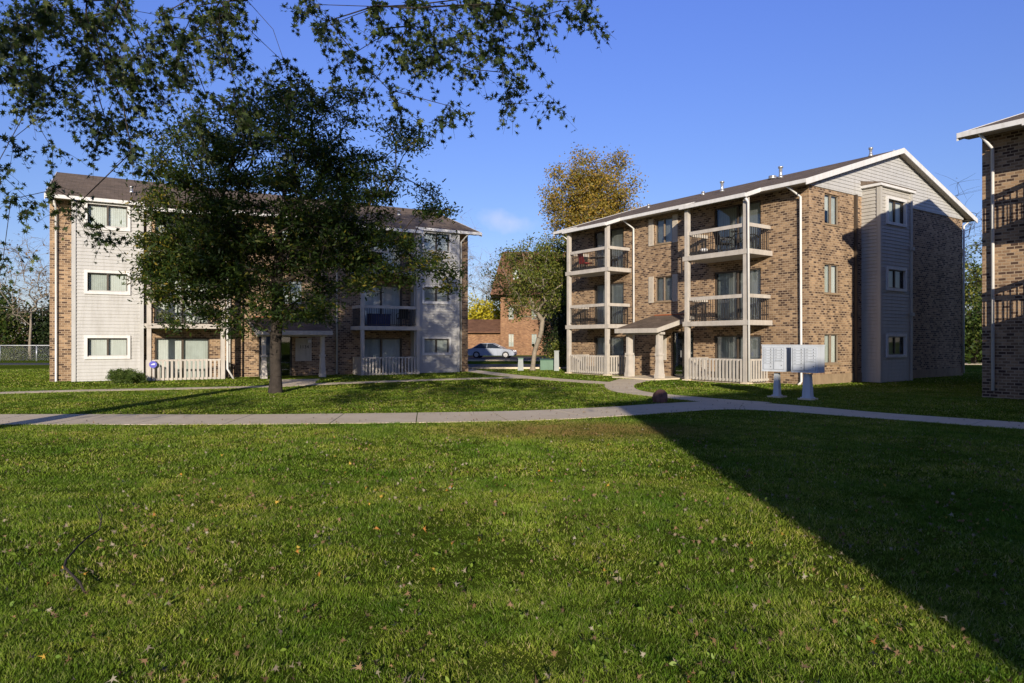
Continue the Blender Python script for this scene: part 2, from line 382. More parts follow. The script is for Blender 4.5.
def building(name, loc, rz, L, D, balc, bays, gable_bay=None, gable_wins=(), front_wins=(), canopy=None, zoff=0, seed=1, spouts=(), gw='brick', vents=(), g0=.34, g1=.34, both_gables=True, rail_left=True):
    """local x along the front, local -y outwards, z up. balc: (x0,x1,door0,door1); bays: (x0,x1)"""
    rs = random.Random(seed)
    root = empty(name, (loc[0], loc[1], zoff), rz)
    F = Face('front', L, D); G = Face('right', L, D); GL = Face('left', L, D); B = Face('back', L, D)
    slope = (9.72-EAVE_Z)/(D/2+OVER)
    def rz_(y): return EAVE_Z + slope*(min(y, D-y)+OVER)
    WT = 7.46
    # openings
    holes = []
    for (x0, x1, d0, d1) in balc:
        for fz in FLOORS: holes.append((d0, d1, fz+.02, fz+2.1))
    for (x0, x1, zz) in front_wins: holes.append((x0, x1, WIN_Z[zz][0], WIN_Z[zz][1]))
    if canopy: holes.append((canopy[2], canopy[3], -.05, 2.05))
    m = MB()
    F.wall(m, 0, L, -.5, WT, holes)
    gh = [(a, b, WIN_Z[k][0], WIN_Z[k][1]) for (a, b) in gable_wins for k in range(3)]
    G.wall(m, 0, D, -.5, WT, gh)
    GL.wall(m, 0, D, -.5, WT, [])
    B.wall(m, 0, L, -.5, WT, [])
    m.build('wall', M['brick'], root)
    # foundation band on the gable and front
    f = MB()
    G.box(f, -.02, D, 0.001, .02, -.5, .36)
    if gable_bay: pass
    f.build('foundation', M['foundation'], root)
    for (x0, x1, zz) in front_wins: window(F, root, x0, x1, *WIN_Z[zz], 0, 'brick', rs)
    for (a, b) in gable_wins:
        for k in range(3): window(G, root, a, b, *WIN_Z[k], 0, 'brick', rs)
    # gable siding
    for fc in (G, GL):
        s = MB()
        def clip(z, D=D):
            y = (z-EAVE_Z+.10)/slope-OVER; y = max(0, y); return (y, D-y)
        fc.siding(s, 0, D, WT, 9.72, [], .03, clip=clip)
        s.build('gable_siding', M['siding'], root)
        mm_ = MB()
        fc.box(mm_, 0.0, D, 0.0, .045, WT-.05, WT+.03); mm_.build('gable_trim', M['siding'], root)
    # roof
    r = MB(); x0, x1 = -g0, L+g1; T = .10
    def slab(xa, xb, ya, yb, top, thick=T):
        r.hexa([(xa, ya, top(ya)-thick), (xb, ya, top(ya)-thick), (xb, yb, top(yb)-thick), (xa, yb, top(yb)-thick)],
               [(xa, ya, top(ya)), (xb, ya, top(ya)), (xb, yb, top(yb)), (xa, yb, top(yb))])
    slab(x0, x1, -OVER, D/2, lambda y: EAVE_Z+slope*(y+OVER))
    slab(x0, x1, D/2, D+OVER, lambda y: EAVE_Z+slope*(D-y+OVER))
    for (a, b, _, _) in balc:
        slab(a-.08, b+.08, -1.58, -OVER, lambda y: EAVE_Z+slope*(y+OVER))
    roof = r.build('roof', M['shingle'], root)
    # rake boards
    for xs, xe in ((L+g1, L+g1+.03), (-g0-.03, -g0)):
        b = MB()
        for ya, yb in ((-OVER-.1, D/2), (D+OVER+.1, D/2)):
            za, zb = EAVE_Z+slope*(-.1), EAVE_Z+slope*(D/2+OVER)
            b.hexa([(xs, ya, za-.2), (xe, ya, za-.2), (xe, ya, za+.02), (xs, ya, za+.02)], [(xs, yb, zb-.2), (xe, yb, zb-.2), (xe, yb, zb+.02), (xs, yb, zb+.02)])
        b.build('rake_board', M['white'], root)
    # soffits
    s = MB()
    for xs, xe in ((L+.05, L+g1), (-g0, -.05)):
        for ya, yb in ((-OVER, D/2), (D+OVER, D/2)):
            za, zb = EAVE_Z, EAVE_Z+slope*(D/2+OVER)
            s.face([(xs, ya, za-.13), (xe, ya, za-.13), (xe, yb, zb-.13), (xs, yb, zb-.13)])
    z = EAVE_Z-.13
    s.face([(-g0, -OVER, z), (L+g1, -OVER, z), (L+g1, 0, z+.06), (-g0, 0, z+.06)])
    s.face([(-g0, D+OVER, z), (L+g1, D+OVER, z), (L+g1, D, z), (-g0, D, z)])
    for (a, b, _, _) in balc:
        s.face([(a-.08, -1.58, 7.03), (b+.08, -1.58, 7.03), (b+.08, -OVER, z-.01), (a-.08, -OVER, z-.01)])
    s.build('soffit', M['soffit'], root)
    # gutters
    marks = [x0-.02]
    for (a, b, _, _) in sorted(balc): marks += [a-.08, b+.08]
    marks.append(x1+.02)
    for i in range(0, len(marks), 2):
        g = MB(); g.box(marks[i], marks[i+1], -OVER-.12, -OVER+.01, EAVE_Z-.15, EAVE_Z-.01); g.build('gutter', M['white'], root)
    for (a, b, _, _) in balc:
        g = MB(); ze = EAVE_Z-slope*.94
        g.box(a-.1, b+.1, -1.70, -1.57, ze-.15, ze-.005)
        for x in (a-.1, b+.08):
            g.hexa([(x, -1.57, ze-.14), (x+.02, -1.57, ze-.14), (x+.02, -1.57, ze+.02), (x, -1.57, ze+.02)], [(x, -OVER-.1, EAVE_Z-.16), (x+.02, -OVER-.1, EAVE_Z-.16), (x+.02, -OVER-.1, EAVE_Z+.0), (x, -OVER-.1, EAVE_Z+.0)])
        g.build('gutter', M['white'], root)
    # front siding bays
    for (a, b) in bays:
        s = MB(); d = .5; hz = [(a+.53, b-.53, WIN_Z[k][0]+.32-.05, WIN_Z[k][1]-.02) for k in range(3)]
        hz = [(a+.53, b-.58, z0, z1) for (z0, z1) in ((1.07, 1.82), (3.72, 4.48), (6.36, 7.27))]
        F.siding(s, a, b, -.15, 7.36, hz, d)
        for u in (a, b): s.face([(u, 0, -.15), (u, -d, -.15), (u, -d, 7.36), (u, 0, 7.36)])
        bay = s.build('siding_bay', M[gw], root)
        t = MB()
        F.box(t, a-.015, a+.13, d-.02, d+.06, -.2, 7.36); F.box(t, b-.13, b+.015, d-.02, d+.06, -.2, 7.36)
        t.build('corner_board', M['siding'], bay)
        for h in hz: window(F, root, h[0], h[1], h[2], h[3], d, 'siding', rs, .06)
    # bay on the gable
    if gable_bay:
        a, b, dd = gable_bay; s = MB()
        hz = [(a+.55, a+1.92, z0, z1) for (z0, z1) in ((1.07, 1.80), (3.74, 4.48), (6.38, 7.28))]
        G.siding(s, a, b, -.1, 7.72, hz, dd)
        z = -.1
        while z < 7.7:
            zt = min(z+.14, 7.72)
            for u, e in ((a, -.03), (b, .03)):
                zg = z+.013
                s.face([G.P(u, 0, z), G.P(u, dd, z), G.P(u, dd, zg), G.P(u, 0, zg)])
                s.face([G.P(u+e, 0, zg), G.P(u+e, dd, zg), G.P(u, dd, zt), G.P(u, 0, zt)])
                s.face([G.P(u, 0, zg), G.P(u, dd, zg), G.P(u+e, dd, zg), G.P(u+e, 0, zg)])
            z = zt
        bay = s.build('siding_bay', M['siding_grey'], root)
        t = MB(); G.box(t, a-.06, a+.09, dd-.09, dd+.06, -.12, 7.72); G.box(t, b-.09, b+.06, dd-.09, dd+.06, -.12, 7.72); t.build('corner_board', M['siding_grey'], bay)
        t = MB(); G.box(t, a-.15, b+.15, -.0, dd+.14, 7.72, 7.82); t.build('bay_fascia', M['white'], bay)
        t = MB(); t.hexa([G.P(a-.15, .03, 7.825), G.P(b+.15, .03, 7.825), G.P(b+.15, dd+.16, 7.825), G.P(a-.15, dd+.16, 7.825)],
                         [G.P(a-.15, .03, 8.02), G.P(b+.15, .03, 8.02), G.P(b+.15, dd+.16, 7.85), G.P(a-.15, dd+.16, 7.85)]); t.build('bay_roof', M['shingle'], bay)
        for h in hz: window(G, root, h[0], h[1], h[2], h[3], dd, 'siding', rs, .06)
        t = MB(); G.box(t, a-.60, a-.50, .005, .12, 0, 7.42); t.build('conduit', M['bronze'], root)
        for zz in (5.35, 2.65):
            t = MB(); G.box(t, b-.16, b-.0, dd+.03, dd+.17, zz, zz+.14); t.build('dryer_vent', M['siding_grey'], root)
    # balconies
    for (a, b, d0, d1) in balc:
        Y = -1.38
        for px in (a, b-.16):
            p = MB(); p.box(px, px+.16, Y-.08, Y+.10, -.15, 7.2); p.build('post', M['trim'], root)
            p = MB(); p.box(px-.08, px+.24, Y-.14, Y+.18, -.3, .04); p.build('post_footing', M['concrete'], root)
        for k, fz in enumerate(FLOORS):
            s = MB()
            if k:
                s.box(a-.08, b+.12, Y-.11, -.01, fz-.19, fz)
                dk = s.build('balcony_deck', M['trim'], root)
                s = MB()
                s.box(a-.02, b+.04, Y-.02, Y+.06, fz+.86, fz+1.0)
                s.box(a-.02, a+.04, Y+.06, -.02, fz+.86, fz+1.0); s.box(b-.04, b+.04, Y+.06, -.02, fz+.86, fz+1.0)
                s.build('railing', M['trim'], dk)
                s = MB(); x = a+.2
                s.box(a+.16, b-.16, Y+.01, Y+.035, fz+.07, fz+.10)
                while x < b-.18: s.box(x, x+.018, Y+.015, Y+.033, fz+.10, fz+.86); x += .115
                y = Y+.12
                while y < -.05:
                    s.box(a+.0, a+.02, y, y+.018, fz+.0, fz+.86); s.box(b-.02, b, y, y+.018, fz+.0, fz+.86); y += .115
                s.build('balusters', M['dark_metal'], dk)
            else:
                s.box(a-.02, b+.04, Y-.02, -.01, -.3, .0); dk = s.build('patio_slab', M['concrete'], root)
                s = MB(); s.box(a+.16, b-.16, Y-.02, Y+.06, .86, .93); s.box(a+.16, b-.16, Y, Y+.04, .08, .16)
                x = a+.22
                while x < b-.2: s.box(x, x+.085, Y-.045, Y-.021, .05, .90); x += .165
                for xx in (a+.02, b-.06):
                    if not rail_left and xx < a+.1: continue
                    s.box(xx, xx+.04, Y+.12, -.02, .86, .93); s.box(xx, xx+.04, Y+.12, -.02, .08, .16); y = Y+.16
                    while y < -.1: s.box(xx-.024+(.065 if xx > a+1 else 0), xx+(.065 if xx > a+1 else 0), y, y+.085, .05, .9); y += .165
                s.build('railing', M['trim'], dk)
            sliding_door(F, root, d0, d1, fz+.02, fz+2.1, 0, rs, 0 if d0 < L/2 else 1)
    # canopy and entrance
    if canopy:
        cx0, cx1, e0, e1 = canopy
        for px in (cx0, cx1):
            p = MB(); h = .08
            p.prism([(px-h-.04, -2.02), (px+h+.04, -2.02), (px+h+.04, -1.62), (px-h-.04, -1.62)], -.1, .22)
            p.prism([(px-h-.03, -2.0), (px+h+.03, -2.0), (px+h+.03, -1.64), (px-h-.03, -1.64)], .22, 1.0, [(px-h, -1.95), (px+h, -1.95), (px+h, -1.69), (px-h, -1.69)])
            p.box(px-h-.03, px+h+.03, -2.0, -1.64, 1.0, 1.09)
            p.prism([(px-h+.01, -1.96), (px+h-.01, -1.96), (px+h-.01, -1.68), (px-h+.01, -1.68)], 1.09, 1.98)
            p.build('canopy_post', M['trim'], root)
        a, b = cx0-.38, cx1+.3
        q = MB(); q.hexa([(a, -2.3, 2.03), (b, -2.3, 2.03), (b, -.01, 2.62), (a, -.01, 2.62)], [(a, -2.3, 2.17), (b, -2.3, 2.17), (b, -.01, 2.79), (a, -.01, 2.79)])
        cr = q.build('canopy_roof', M['shingle'], root)
        q = MB(); q.box(a-.03, b+.03, -2.34, -2.303, 1.97, 2.16)
        for x in (a-.033, b+.003):
            q.hexa([(x, -2.3, 1.97), (x+.03, -2.3, 1.97), (x+.03, -2.3, 2.16), (x, -2.3, 2.16)], [(x, -.01, 2.56), (x+.03, -.01, 2.56), (x+.03, -.01, 2.76), (x, -.01, 2.76)])
        q.build('canopy_fascia', M['trim'], cr)
        q = MB(); q.box(a+.2, b-.1, -.05, -.005, 2.79, 2.84); q.build('flashing', M['flashing'], cr)
        q = MB(); q.box(a+.1, b-.1, -1.95, -1.7, 1.9, 2.0); q.build('beam', M['trim'], cr)
        # doors
        fr = MB(); F.box(fr, e0, e0+.07, -.12, -.04, -.05, 2.05); F.box(fr, e1-.07, e1, -.12, -.04, -.05, 2.05); F.box(fr, e0+.07, e1-.07, -.12, -.04, 1.97, 2.05)
        mid = (e0+e1)/2; F.box(fr, mid-.05, mid+.05, -.12, -.04, -.05, 1.97)
        fo = fr.build('entry_door', M['door_dark'], root)
        pn = MB()
        for (u, v) in ((e0+.07, mid-.05), (mid+.05, e1-.07)): F.box(pn, u, v, -.1, -.08, .05, 1.97)
        pn.build('pane', M['glass'], fo)
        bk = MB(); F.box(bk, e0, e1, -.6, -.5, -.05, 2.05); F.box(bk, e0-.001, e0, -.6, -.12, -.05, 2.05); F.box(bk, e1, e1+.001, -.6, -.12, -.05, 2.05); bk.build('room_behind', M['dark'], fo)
        hb = MB(); F.box(hb, mid-.12, mid-.09, -.03, .02, .9, 1.2); hb.build('handle', M['rim'], fo)
        st = MB(); st.box(cx0-.4, cx1+.4, -2.5, -.01, -.3, .045); st.build('entrance_slab', M['concrete'], root)
    for pts in spouts: downspout(root, pts)
    for (x, y, h, r_) in vents:
        zt = rz_(y); v = MB(); v.tube([(x, y, zt-.1), (x, y, zt+h)], r_, 12); v.tube([(x, y, zt+h), (x, y, zt+h+.07)], r_*1.5, 12); v.tube([(x, y, zt-.02), (x, y, zt+.12)], [r_*1.8, r_*1.1], 12)
        v.build('roof_vent', M['metal_vent'], root)
    return root

EZ = EAVE_Z-.1
# right-hand building in the middle distance
A2 = math.atan2(-.8215, .5701)
b2 = building('apartment_building', (3.045, 36.82), A2, 13.98, 12.8,
    [(1.64, 4.63, 2.04, 4.22), (9.32, 12.34, 9.66, 11.93)], [], gable_bay=(3.70, 6.19, .72), gable_wins=[(1.04, 2.08)],
    front_wins=[(6.29, 7.32, 1), (6.29, 7.32, 2)], canopy=(6.48, 8.27, 7.35, 8.55), seed=3,
    spouts=[[(.1, -.7, EZ), (.15, -.1, 7.0), (.15, -.07, .1)], [(4.85, -.7, EZ), (5.0, -.1, 7.0), (5.0, -.07, .1)], [(13.5, -.72, EZ), (13.72, -.12, 7.0), (13.72, -.07, .1), (13.8, -.35, .0)],
            [(12.42, -1.62, 7.0), (12.44, -1.5, 6.85), (12.44, -1.44, .1)], [(14.1, 13.3, EZ), (14.06, 12.75, 7.1), (14.06, 12.72, .1)]],
    vents=[(7.4, 3.4, .42, .07), (10.0, 4.2, .45, .075), (13.2, 5.9, .3, .06), (5.6, 4.2, .10, .06), (3.0, 3.0, .14, .05), (8.9, 5.2, .06, .12)])
tag(b2, 'brick apartment building with a shaded grey siding bay on its gable end', 'apartment building', 'three storey brick apartment buildings')
F2 = Face('front', 13.98, 12.8)
for k in (1, 2):
    for (u0, u1) in ((5.92, 6.22), (7.38, 7.68)):
        m = MB(); z0, z1 = WIN_Z[k]; F2.box(m, u0, u1, .005, .045, z0-.05, z1+.05)
        z = z0+.05
        while z < z1-.06: F2.box(m, u0+.04, u1-.04, .045, .055, z, z+.03); z += .065
        m.build('shutter', M['shutter'], b2)
# wall panel beside its entrance
m = MB(); F2.box(m, 6.35, 7.0, .003, .05, .75, 1.85); m.build('entrance_panel', M['panel'], b2)

# left building
A1 = math.atan2(.5016, .8651)
b1 = building('apartment_building', (-18.60, 27.46), A1, 18.75, 11.5,
    [(3.40, 6.37, 3.75, 5.92), (12.38, 15.35, 12.83, 15.0)], [(.78, 3.30), (15.45, 17.97)],
    front_wins=[(8.75, 10.0, 1), (8.75, 10.0, 2)], canopy=(7.9, 10.45, 8.0, 9.5), zoff=-.08, seed=5, gw='siding', g0=.10, g1=.45,
    spouts=[[(.15, -.7, EZ), (.22, -.1, 7.0), (.22, -.07, .1), (.25, -.3, .0)], [(6.9, -.7, EZ), (6.75, -.1, 7.0), (6.75, -.07, .1)], [(11.6, -.7, EZ), (11.6, -.1, 7.0), (11.6, -.07, .1)], [(18.45, -.7, EZ), (18.3, -.1, 7.0), (18.3, -.07, .1)],
            [(6.45, -1.62, 7.0), (6.47, -1.5, 6.85), (6.47, -1.44, .5), (6.75, -1.5, .0)]],
    vents=[(2.9, 1.6, .22, .05), (15.8, 2.6, .2, .06)])
tag(b1, 'long three storey apartment building with pale siding bays, half hidden behind the shade tree', 'apartment building', 'three storey brick apartment buildings')
F1 = Face('front', 18.75, 11.5)
m = MB(); F1.box(m, 9.65, 10.4, .003, .05, .75, 1.85); pl = m.build('entrance_panel', M['panel'], b1)
def text(name, s, size, mat, loc, rot, parent, ext=.006):
    c = bpy.data.curves.new(name, 'FONT'); c.body = s; c.size = size; c.extrude = ext; c.align_x = 'CENTER'; c.align_y = 'CENTER'
    o = bpy.data.objects.new(name, c); C.objects.link(o)
    me = bpy.data.meshes.new_from_object(o); bpy.data.objects.remove(o)
    o = bpy.data.objects.new(name, me); me.materials.clear(); me.materials.append(mat); C.objects.link(o)
    o.location = loc; o.rotation_euler = rot; o.parent = parent; return o
text('house_number', '1134', .22, M['dark_metal'], (10.05, -.058, 1.42), (R(90), 0, 0), pl)
m = MB(); F1.box(m, 10.2, 10.36, .051, .14, 1.62, 1.76); m.build('wall_lamp', M['white'], b1)

# right-edge building (same kind)
b3 = building('apartment_building', (13.62, 19.78), A2, 13.98, 12.8,
    [(1.64, 4.63, 2.04, 4.22), (9.32, 12.34, 9.66, 11.93)], [], gable_bay=None, zoff=.10, seed=9,
    front_wins=[(6.29, 7.32, 1), (6.29, 7.32, 2)], canopy=(6.48, 8.27, 7.35, 8.55),
    spouts=[[(.16, -.7, EZ), (.3, -.1, 7.0), (.3, -.07, .1)]])
tag(b3, 'brick apartment building cut off by the right edge, with a white downspout at its corner', 'apartment building', 'three storey brick apartment buildings')

# building behind the viewer, whose shadow lies over the lawn
A4 = math.atan2(-.5701, -.8215)
L4 = 18.75
K = Vector((1.65, -10.9))
xh = Vector((-.8215, -.5701)); yh = Vector((.5701, -.8215))
o4 = K - xh*(L4+.34) + yh*.64 
b4 = building('apartment_building', (o4.x, o4.y), A4, L4, 11.5,
    [(3.40, 6.37, 3.75, 5.92), (12.38, 15.35, 12.83, 15.0)], [(.78, 3.30), (15.45, 17.97)], front_wins=[(8.75, 10.0, 1), (8.75, 10.0, 2)], canopy=(7.9, 10.45, 8.0, 9.5), seed=11, gw='siding')
tag(b4, 'brick apartment building behind the viewer, shading the lawn', 'apartment building', 'three storey brick apartment buildings')

# ------------------------------------------------------------------ ground
def catmull(pts, n=8):
    out = []; P = [pts[0]] + list(pts) + [pts[-1]]
    for i in range(1, len(P)-2):
        p0, p1, p2, p3 = (np.array(P[k]) for k in (i-1, i, i+1, i+2))
        for q in range(n):
            t = q/n; out.append(.5*((2*p1)+(-p0+p2)*t+(2*p0-5*p1+4*p2-p3)*t*t+(-p0+3*p1-3*p2+p3)*t**3))
    out.append(np.array(pts[-1])); return out
PATHS = []
def walk(name, pts, slab=1.6, z0=-.10, z1=-.004, gap=.02):
    """pts (x, y, width)"""
    c = catmull([tuple(map(float, p)) for p in pts], 14); L = []; Rr = []
    for i, p in enumerate(c):
        d = c[min(i+1, len(c)-1)][:2]-c[max(i-1, 0)][:2]; d = d/np.linalg.norm(d); n = np.array((-d[1], d[0]))
        L.append(p[:2]+n*p[2]/2); Rr.append(p[:2]-n*p[2]/2)
    PATHS.append([tuple(p) for p in L] + [tuple(p) for p in Rr[::-1]])
    m = MB(); acc = 0
    for i in range(len(c)-1):
        seg = np.linalg.norm(c[i+1][:2]-c[i][:2]); a0 = 0.0
        acc += seg; l0, l1, r0, r1 = L[i], L[i+1], Rr[i], Rr[i+1]
        if acc > slab:
            acc = 0; f = 1-gap/seg; l1 = l0+(l1-l0)*f; r1 = r0+(r1-r0)*f
        m.prism([tuple(r0), tuple(r1), tuple(l1), tuple(l0)], z0, z1)
    # interior faces between neighbouring segments are coincident but buried; drop them by merging
    o = m.build(name, M['concrete']); tag(o, kind='structure'); return o
walk('path', [(-40, 13.6, 1.8), (-24, 13.9, 1.85), (-10.6, 14.15, 1.85), (-5.65, 14.15, 1.8), (-.26, 14.75, 1.9), (2.5, 15.85, 1.75), (4.3, 16.9, 1.8), (5.6, 17.2, 2.1), (6.8, 16.3, 1.6), (7.9, 14.95, 1.25), (9.8, 13.0, 1.25), (13.5, 9.2, 1.25), (19, 3.6, 1.25)])
walk('path', [(6.2, 17.6, 1.6), (5.35, 18.9, 1.1), (4.5, 20.3, .95), (3.85, 21.7, .95), (3.75, 23.6, 1.0), (4.2, 26.2, 1.15), (5.3, 29.0, 1.5)], z1=-.0062)
walk('path', [(4.2, 26.0, 1.2), (3.0, 27.3, 1.15), (1.4, 29.6, 1.1), (-.3, 32.8, 1.1), (-1.9, 36.8, 1.1), (-2.9, 39.6, 1.1)], z1=-.0078)
walk('path', [(-16.2, 21.2, .9), (-14.3, 22.3, .9), (-11.5, 23.3, .9), (-8.9, 24.4, .9), (-7.2, 25.9, .95), (-3.9, 28.3, .95), (-.6, 30.2, .95), (1.2, 30.4, 1.0)], z1=-.005)
walk('path', [(-8.0, 25.3, 1.4), (-8.6, 27.2, 1.5), (-9.3, 29.1, 2.2)], z1=-.0092)

def ground_mat():
    m, t, p = nodes('lawn'); v = coords(t)
    a = noise(t, v, .22, 5, .6); r = ramp(t, [(.3, (.085, .135, .016)), (.5, (.115, .165, .022)), (.72, (.16, .185, .035))]); lk(t, a, r.inputs[0])
    b = noise(t, v, 6, 8, .75); rb = ramp(t, [(.3, (.6, .62, .6)), (.7, (1.3, 1.28, 1.2))]); lk(t, b, rb.inputs[0])
    d = noise(t, v, 60, 4, .8); rd = ramp(t, [(.3, (.5, .5, .5)), (.7, (1.45, 1.4, 1.3))]); lk(t, d, rd.inputs[0])
    c = mixc(t, 1, r.outputs[0], rb.outputs[0], 'MULTIPLY'); c = mixc(t, 1, c, rd.outputs[0], 'MULTIPLY')
    lk(t, c, p.inputs['Base Color']); p.inputs['Roughness'].default_value = 1; p.inputs['Specular IOR Level'].default_value = 0
    bump(t, p, d, 1, .06); return m
M['lawn'] = ground_mat()
m = MB(); S = 1500
xs = [-S, -200, -60, -30, -15, 0, 15, 30, 60, 200, S]
for i in range(len(xs)-1):
    for j in range(len(xs)-1): m.face([(xs[i], xs[j], -.0125), (xs[i+1], xs[j], -.0125), (xs[i+1], xs[j+1], -.0125), (xs[i], xs[j+1], -.0125)])
g = m.build('ground', M['lawn']); tag(g, kind='structure')
def area(name, poly, z0, z1, mat):
    m = MB(); m.prism(poly, z0, z1); o = m.build(name, mat); tag(o, kind='structure'); PATHS.append(poly); return o
area('road', [(-14, 40.3), (16, 40.3), (16, 48.5), (-14, 48.5)], -.1, -.008, M['asphalt'])
area('kerb', [(-14, 40.15), (16, 40.15), (16, 40.29), (-14, 40.29)], -.1, .09, M['concrete'])
area('parking_lot', [(-30, 56.5), (30, 56.5), (30, 73.5), (-30, 73.5)], -.1, -.008, M['asphalt'])
area('kerb', [(-30, 56.3), (30, 56.3), (30, 56.45), (-30, 56.45)], -.1, .1, M['concrete'])
area('road', [(-80, 47.2), (-29, 47.2), (-29, 51.0), (-80, 51.0)], -.1, .0, M['asphalt'])
area('road', [(22, 47.5), (80, 47.5), (80, 51.5), (22, 51.5)], -.1, .0, M['concrete'])

def inside(px, py, poly):
    r = np.zeros(len(px), bool); n = len(poly)
    for i in range(n):
        x0, y0 = poly[i]; x1, y1 = poly[(i+1) % n]
        if y0 == y1: continue
        c = ((y0 > py) != (y1 > py)) & (px < (x1-x0)*(py-y0)/(y1-y0)+x0); r ^= c
    return r
def rect_local(loc, ang, x0, x1, y0, y1):
    c, s = math.cos(ang), math.sin(ang); return [(loc[0]+c*x-s*y, loc[1]+s*x+c*y) for x, y in ((x0, y0), (x1, y0), (x1, y1), (x0, y1))]
FOOT = [rect_local((-18.6, 27.46), A1, 0, 18.75, -.02, 11.5), rect_local((-18.6, 27.46), A1, .8, 3.3, -.5, 0), rect_local((-18.6, 27.46), A1, 15.4, 18, -.5, 0),
        rect_local((-18.6, 27.46), A1, 3.3, 6.45, -1.42, 0), rect_local((-18.6, 27.46), A1, 12.3, 15.4, -1.42, 0), rect_local((-18.6, 27.46), A1, 7.5, 10.9, -2.5, 0),
        rect_local((3.045, 36.82), A2, 0, 13.98, -.02, 12.8), rect_local((3.045, 36.82), A2, 1.6, 4.7, -1.42, 0), rect_local((3.045, 36.82), A2, 9.3, 12.4, -1.42, 0),
        rect_local((3.045, 36.82), A2, 5.8, 8.7, -2.5, 0), rect_local((3.045, 36.82), A2, 13.9, 14.7, 3.7, 6.2), rect_local((13.5, 19.75), A2, 0, 14, 0, 12.8)]

# grass blades: one sheet of real blades, denser near the viewer
def vnoise(x, y, s, seed):
    r = np.random.default_rng(seed); g = r.random((64, 64)); X = x*s; Y = y*s
    i = np.floor(X).astype(int); j = np.floor(Y).astype(int); fx = X-i; fy = Y-j; fx = fx*fx*(3-2*fx); fy = fy*fy*(3-2*fy)
    G = lambda a, b: g[a % 64, b % 64]
    return (G(i, j)*(1-fx)+G(i+1, j)*fx)*(1-fy)+(G(i, j+1)*(1-fx)+G(i+1, j+1)*fx)*fy
def blades(y0, y1, dens, h, w, seed):
    r = np.random.default_rng(seed); A = .80*(y1*y1-y0*y0)+2*.6*(y1-y0); n = int(A*dens)
    y = np.sqrt(r.random(n)*(y1*y1-y0*y0)+y0*y0); x = (r.random(n)*2-1)*(.80*y+.3)
    keep = np.ones(n, bool)
    for P in PATHS+FOOT: keep &= ~inside(x, y, P)
    # blades thin out where the turf is worn
    wn = vnoise(x, y, 1.3, 5)*.6+vnoise(x, y, 4.1, 6)*.4
    keep &= r.random(n) < np.clip(-.14+1.1*wn+.9*vnoise(x, y, 11, 31), .12, 1)
    x = x[keep]; y = y[keep]; n = len(x); wn = wn[keep]
    hh = h*(.45+.9*r.random(n))*(.45+.6*vnoise(x, y, 2.3, 9)+.6*vnoise(x, y, 9.0, 19)); ww = w*(.6+.8*r.random(n))
    a = r.random(n)*2*np.pi; lean = hh*(.25+.9*r.random(n)); flow = vnoise(x, y, .8, 12)*6.28*1.5
    la = flow+(r.random(n)-.5)*5.5
    dx, dy = np.cos(a)*ww/2, np.sin(a)*ww/2; lx, ly = np.cos(la)*lean, np.sin(la)*lean
    z = np.full(n, -.022); V = np.zeros((n, 5, 3))
    V[:, 0] = np.stack([x-dx, y-dy, z], 1); V[:, 1] = np.stack([x+dx, y+dy, z], 1)
    V[:, 2] = np.stack([x+dx*.8+lx*.35, y+dy*.8+ly*.35, z+hh*.6], 1); V[:, 3] = np.stack([x-dx*.8+lx*.35, y-dy*.8+ly*.35, z+hh*.6], 1)
    V[:, 4] = np.stack([x+lx, y+ly, z+hh*.92], 1)
    return V
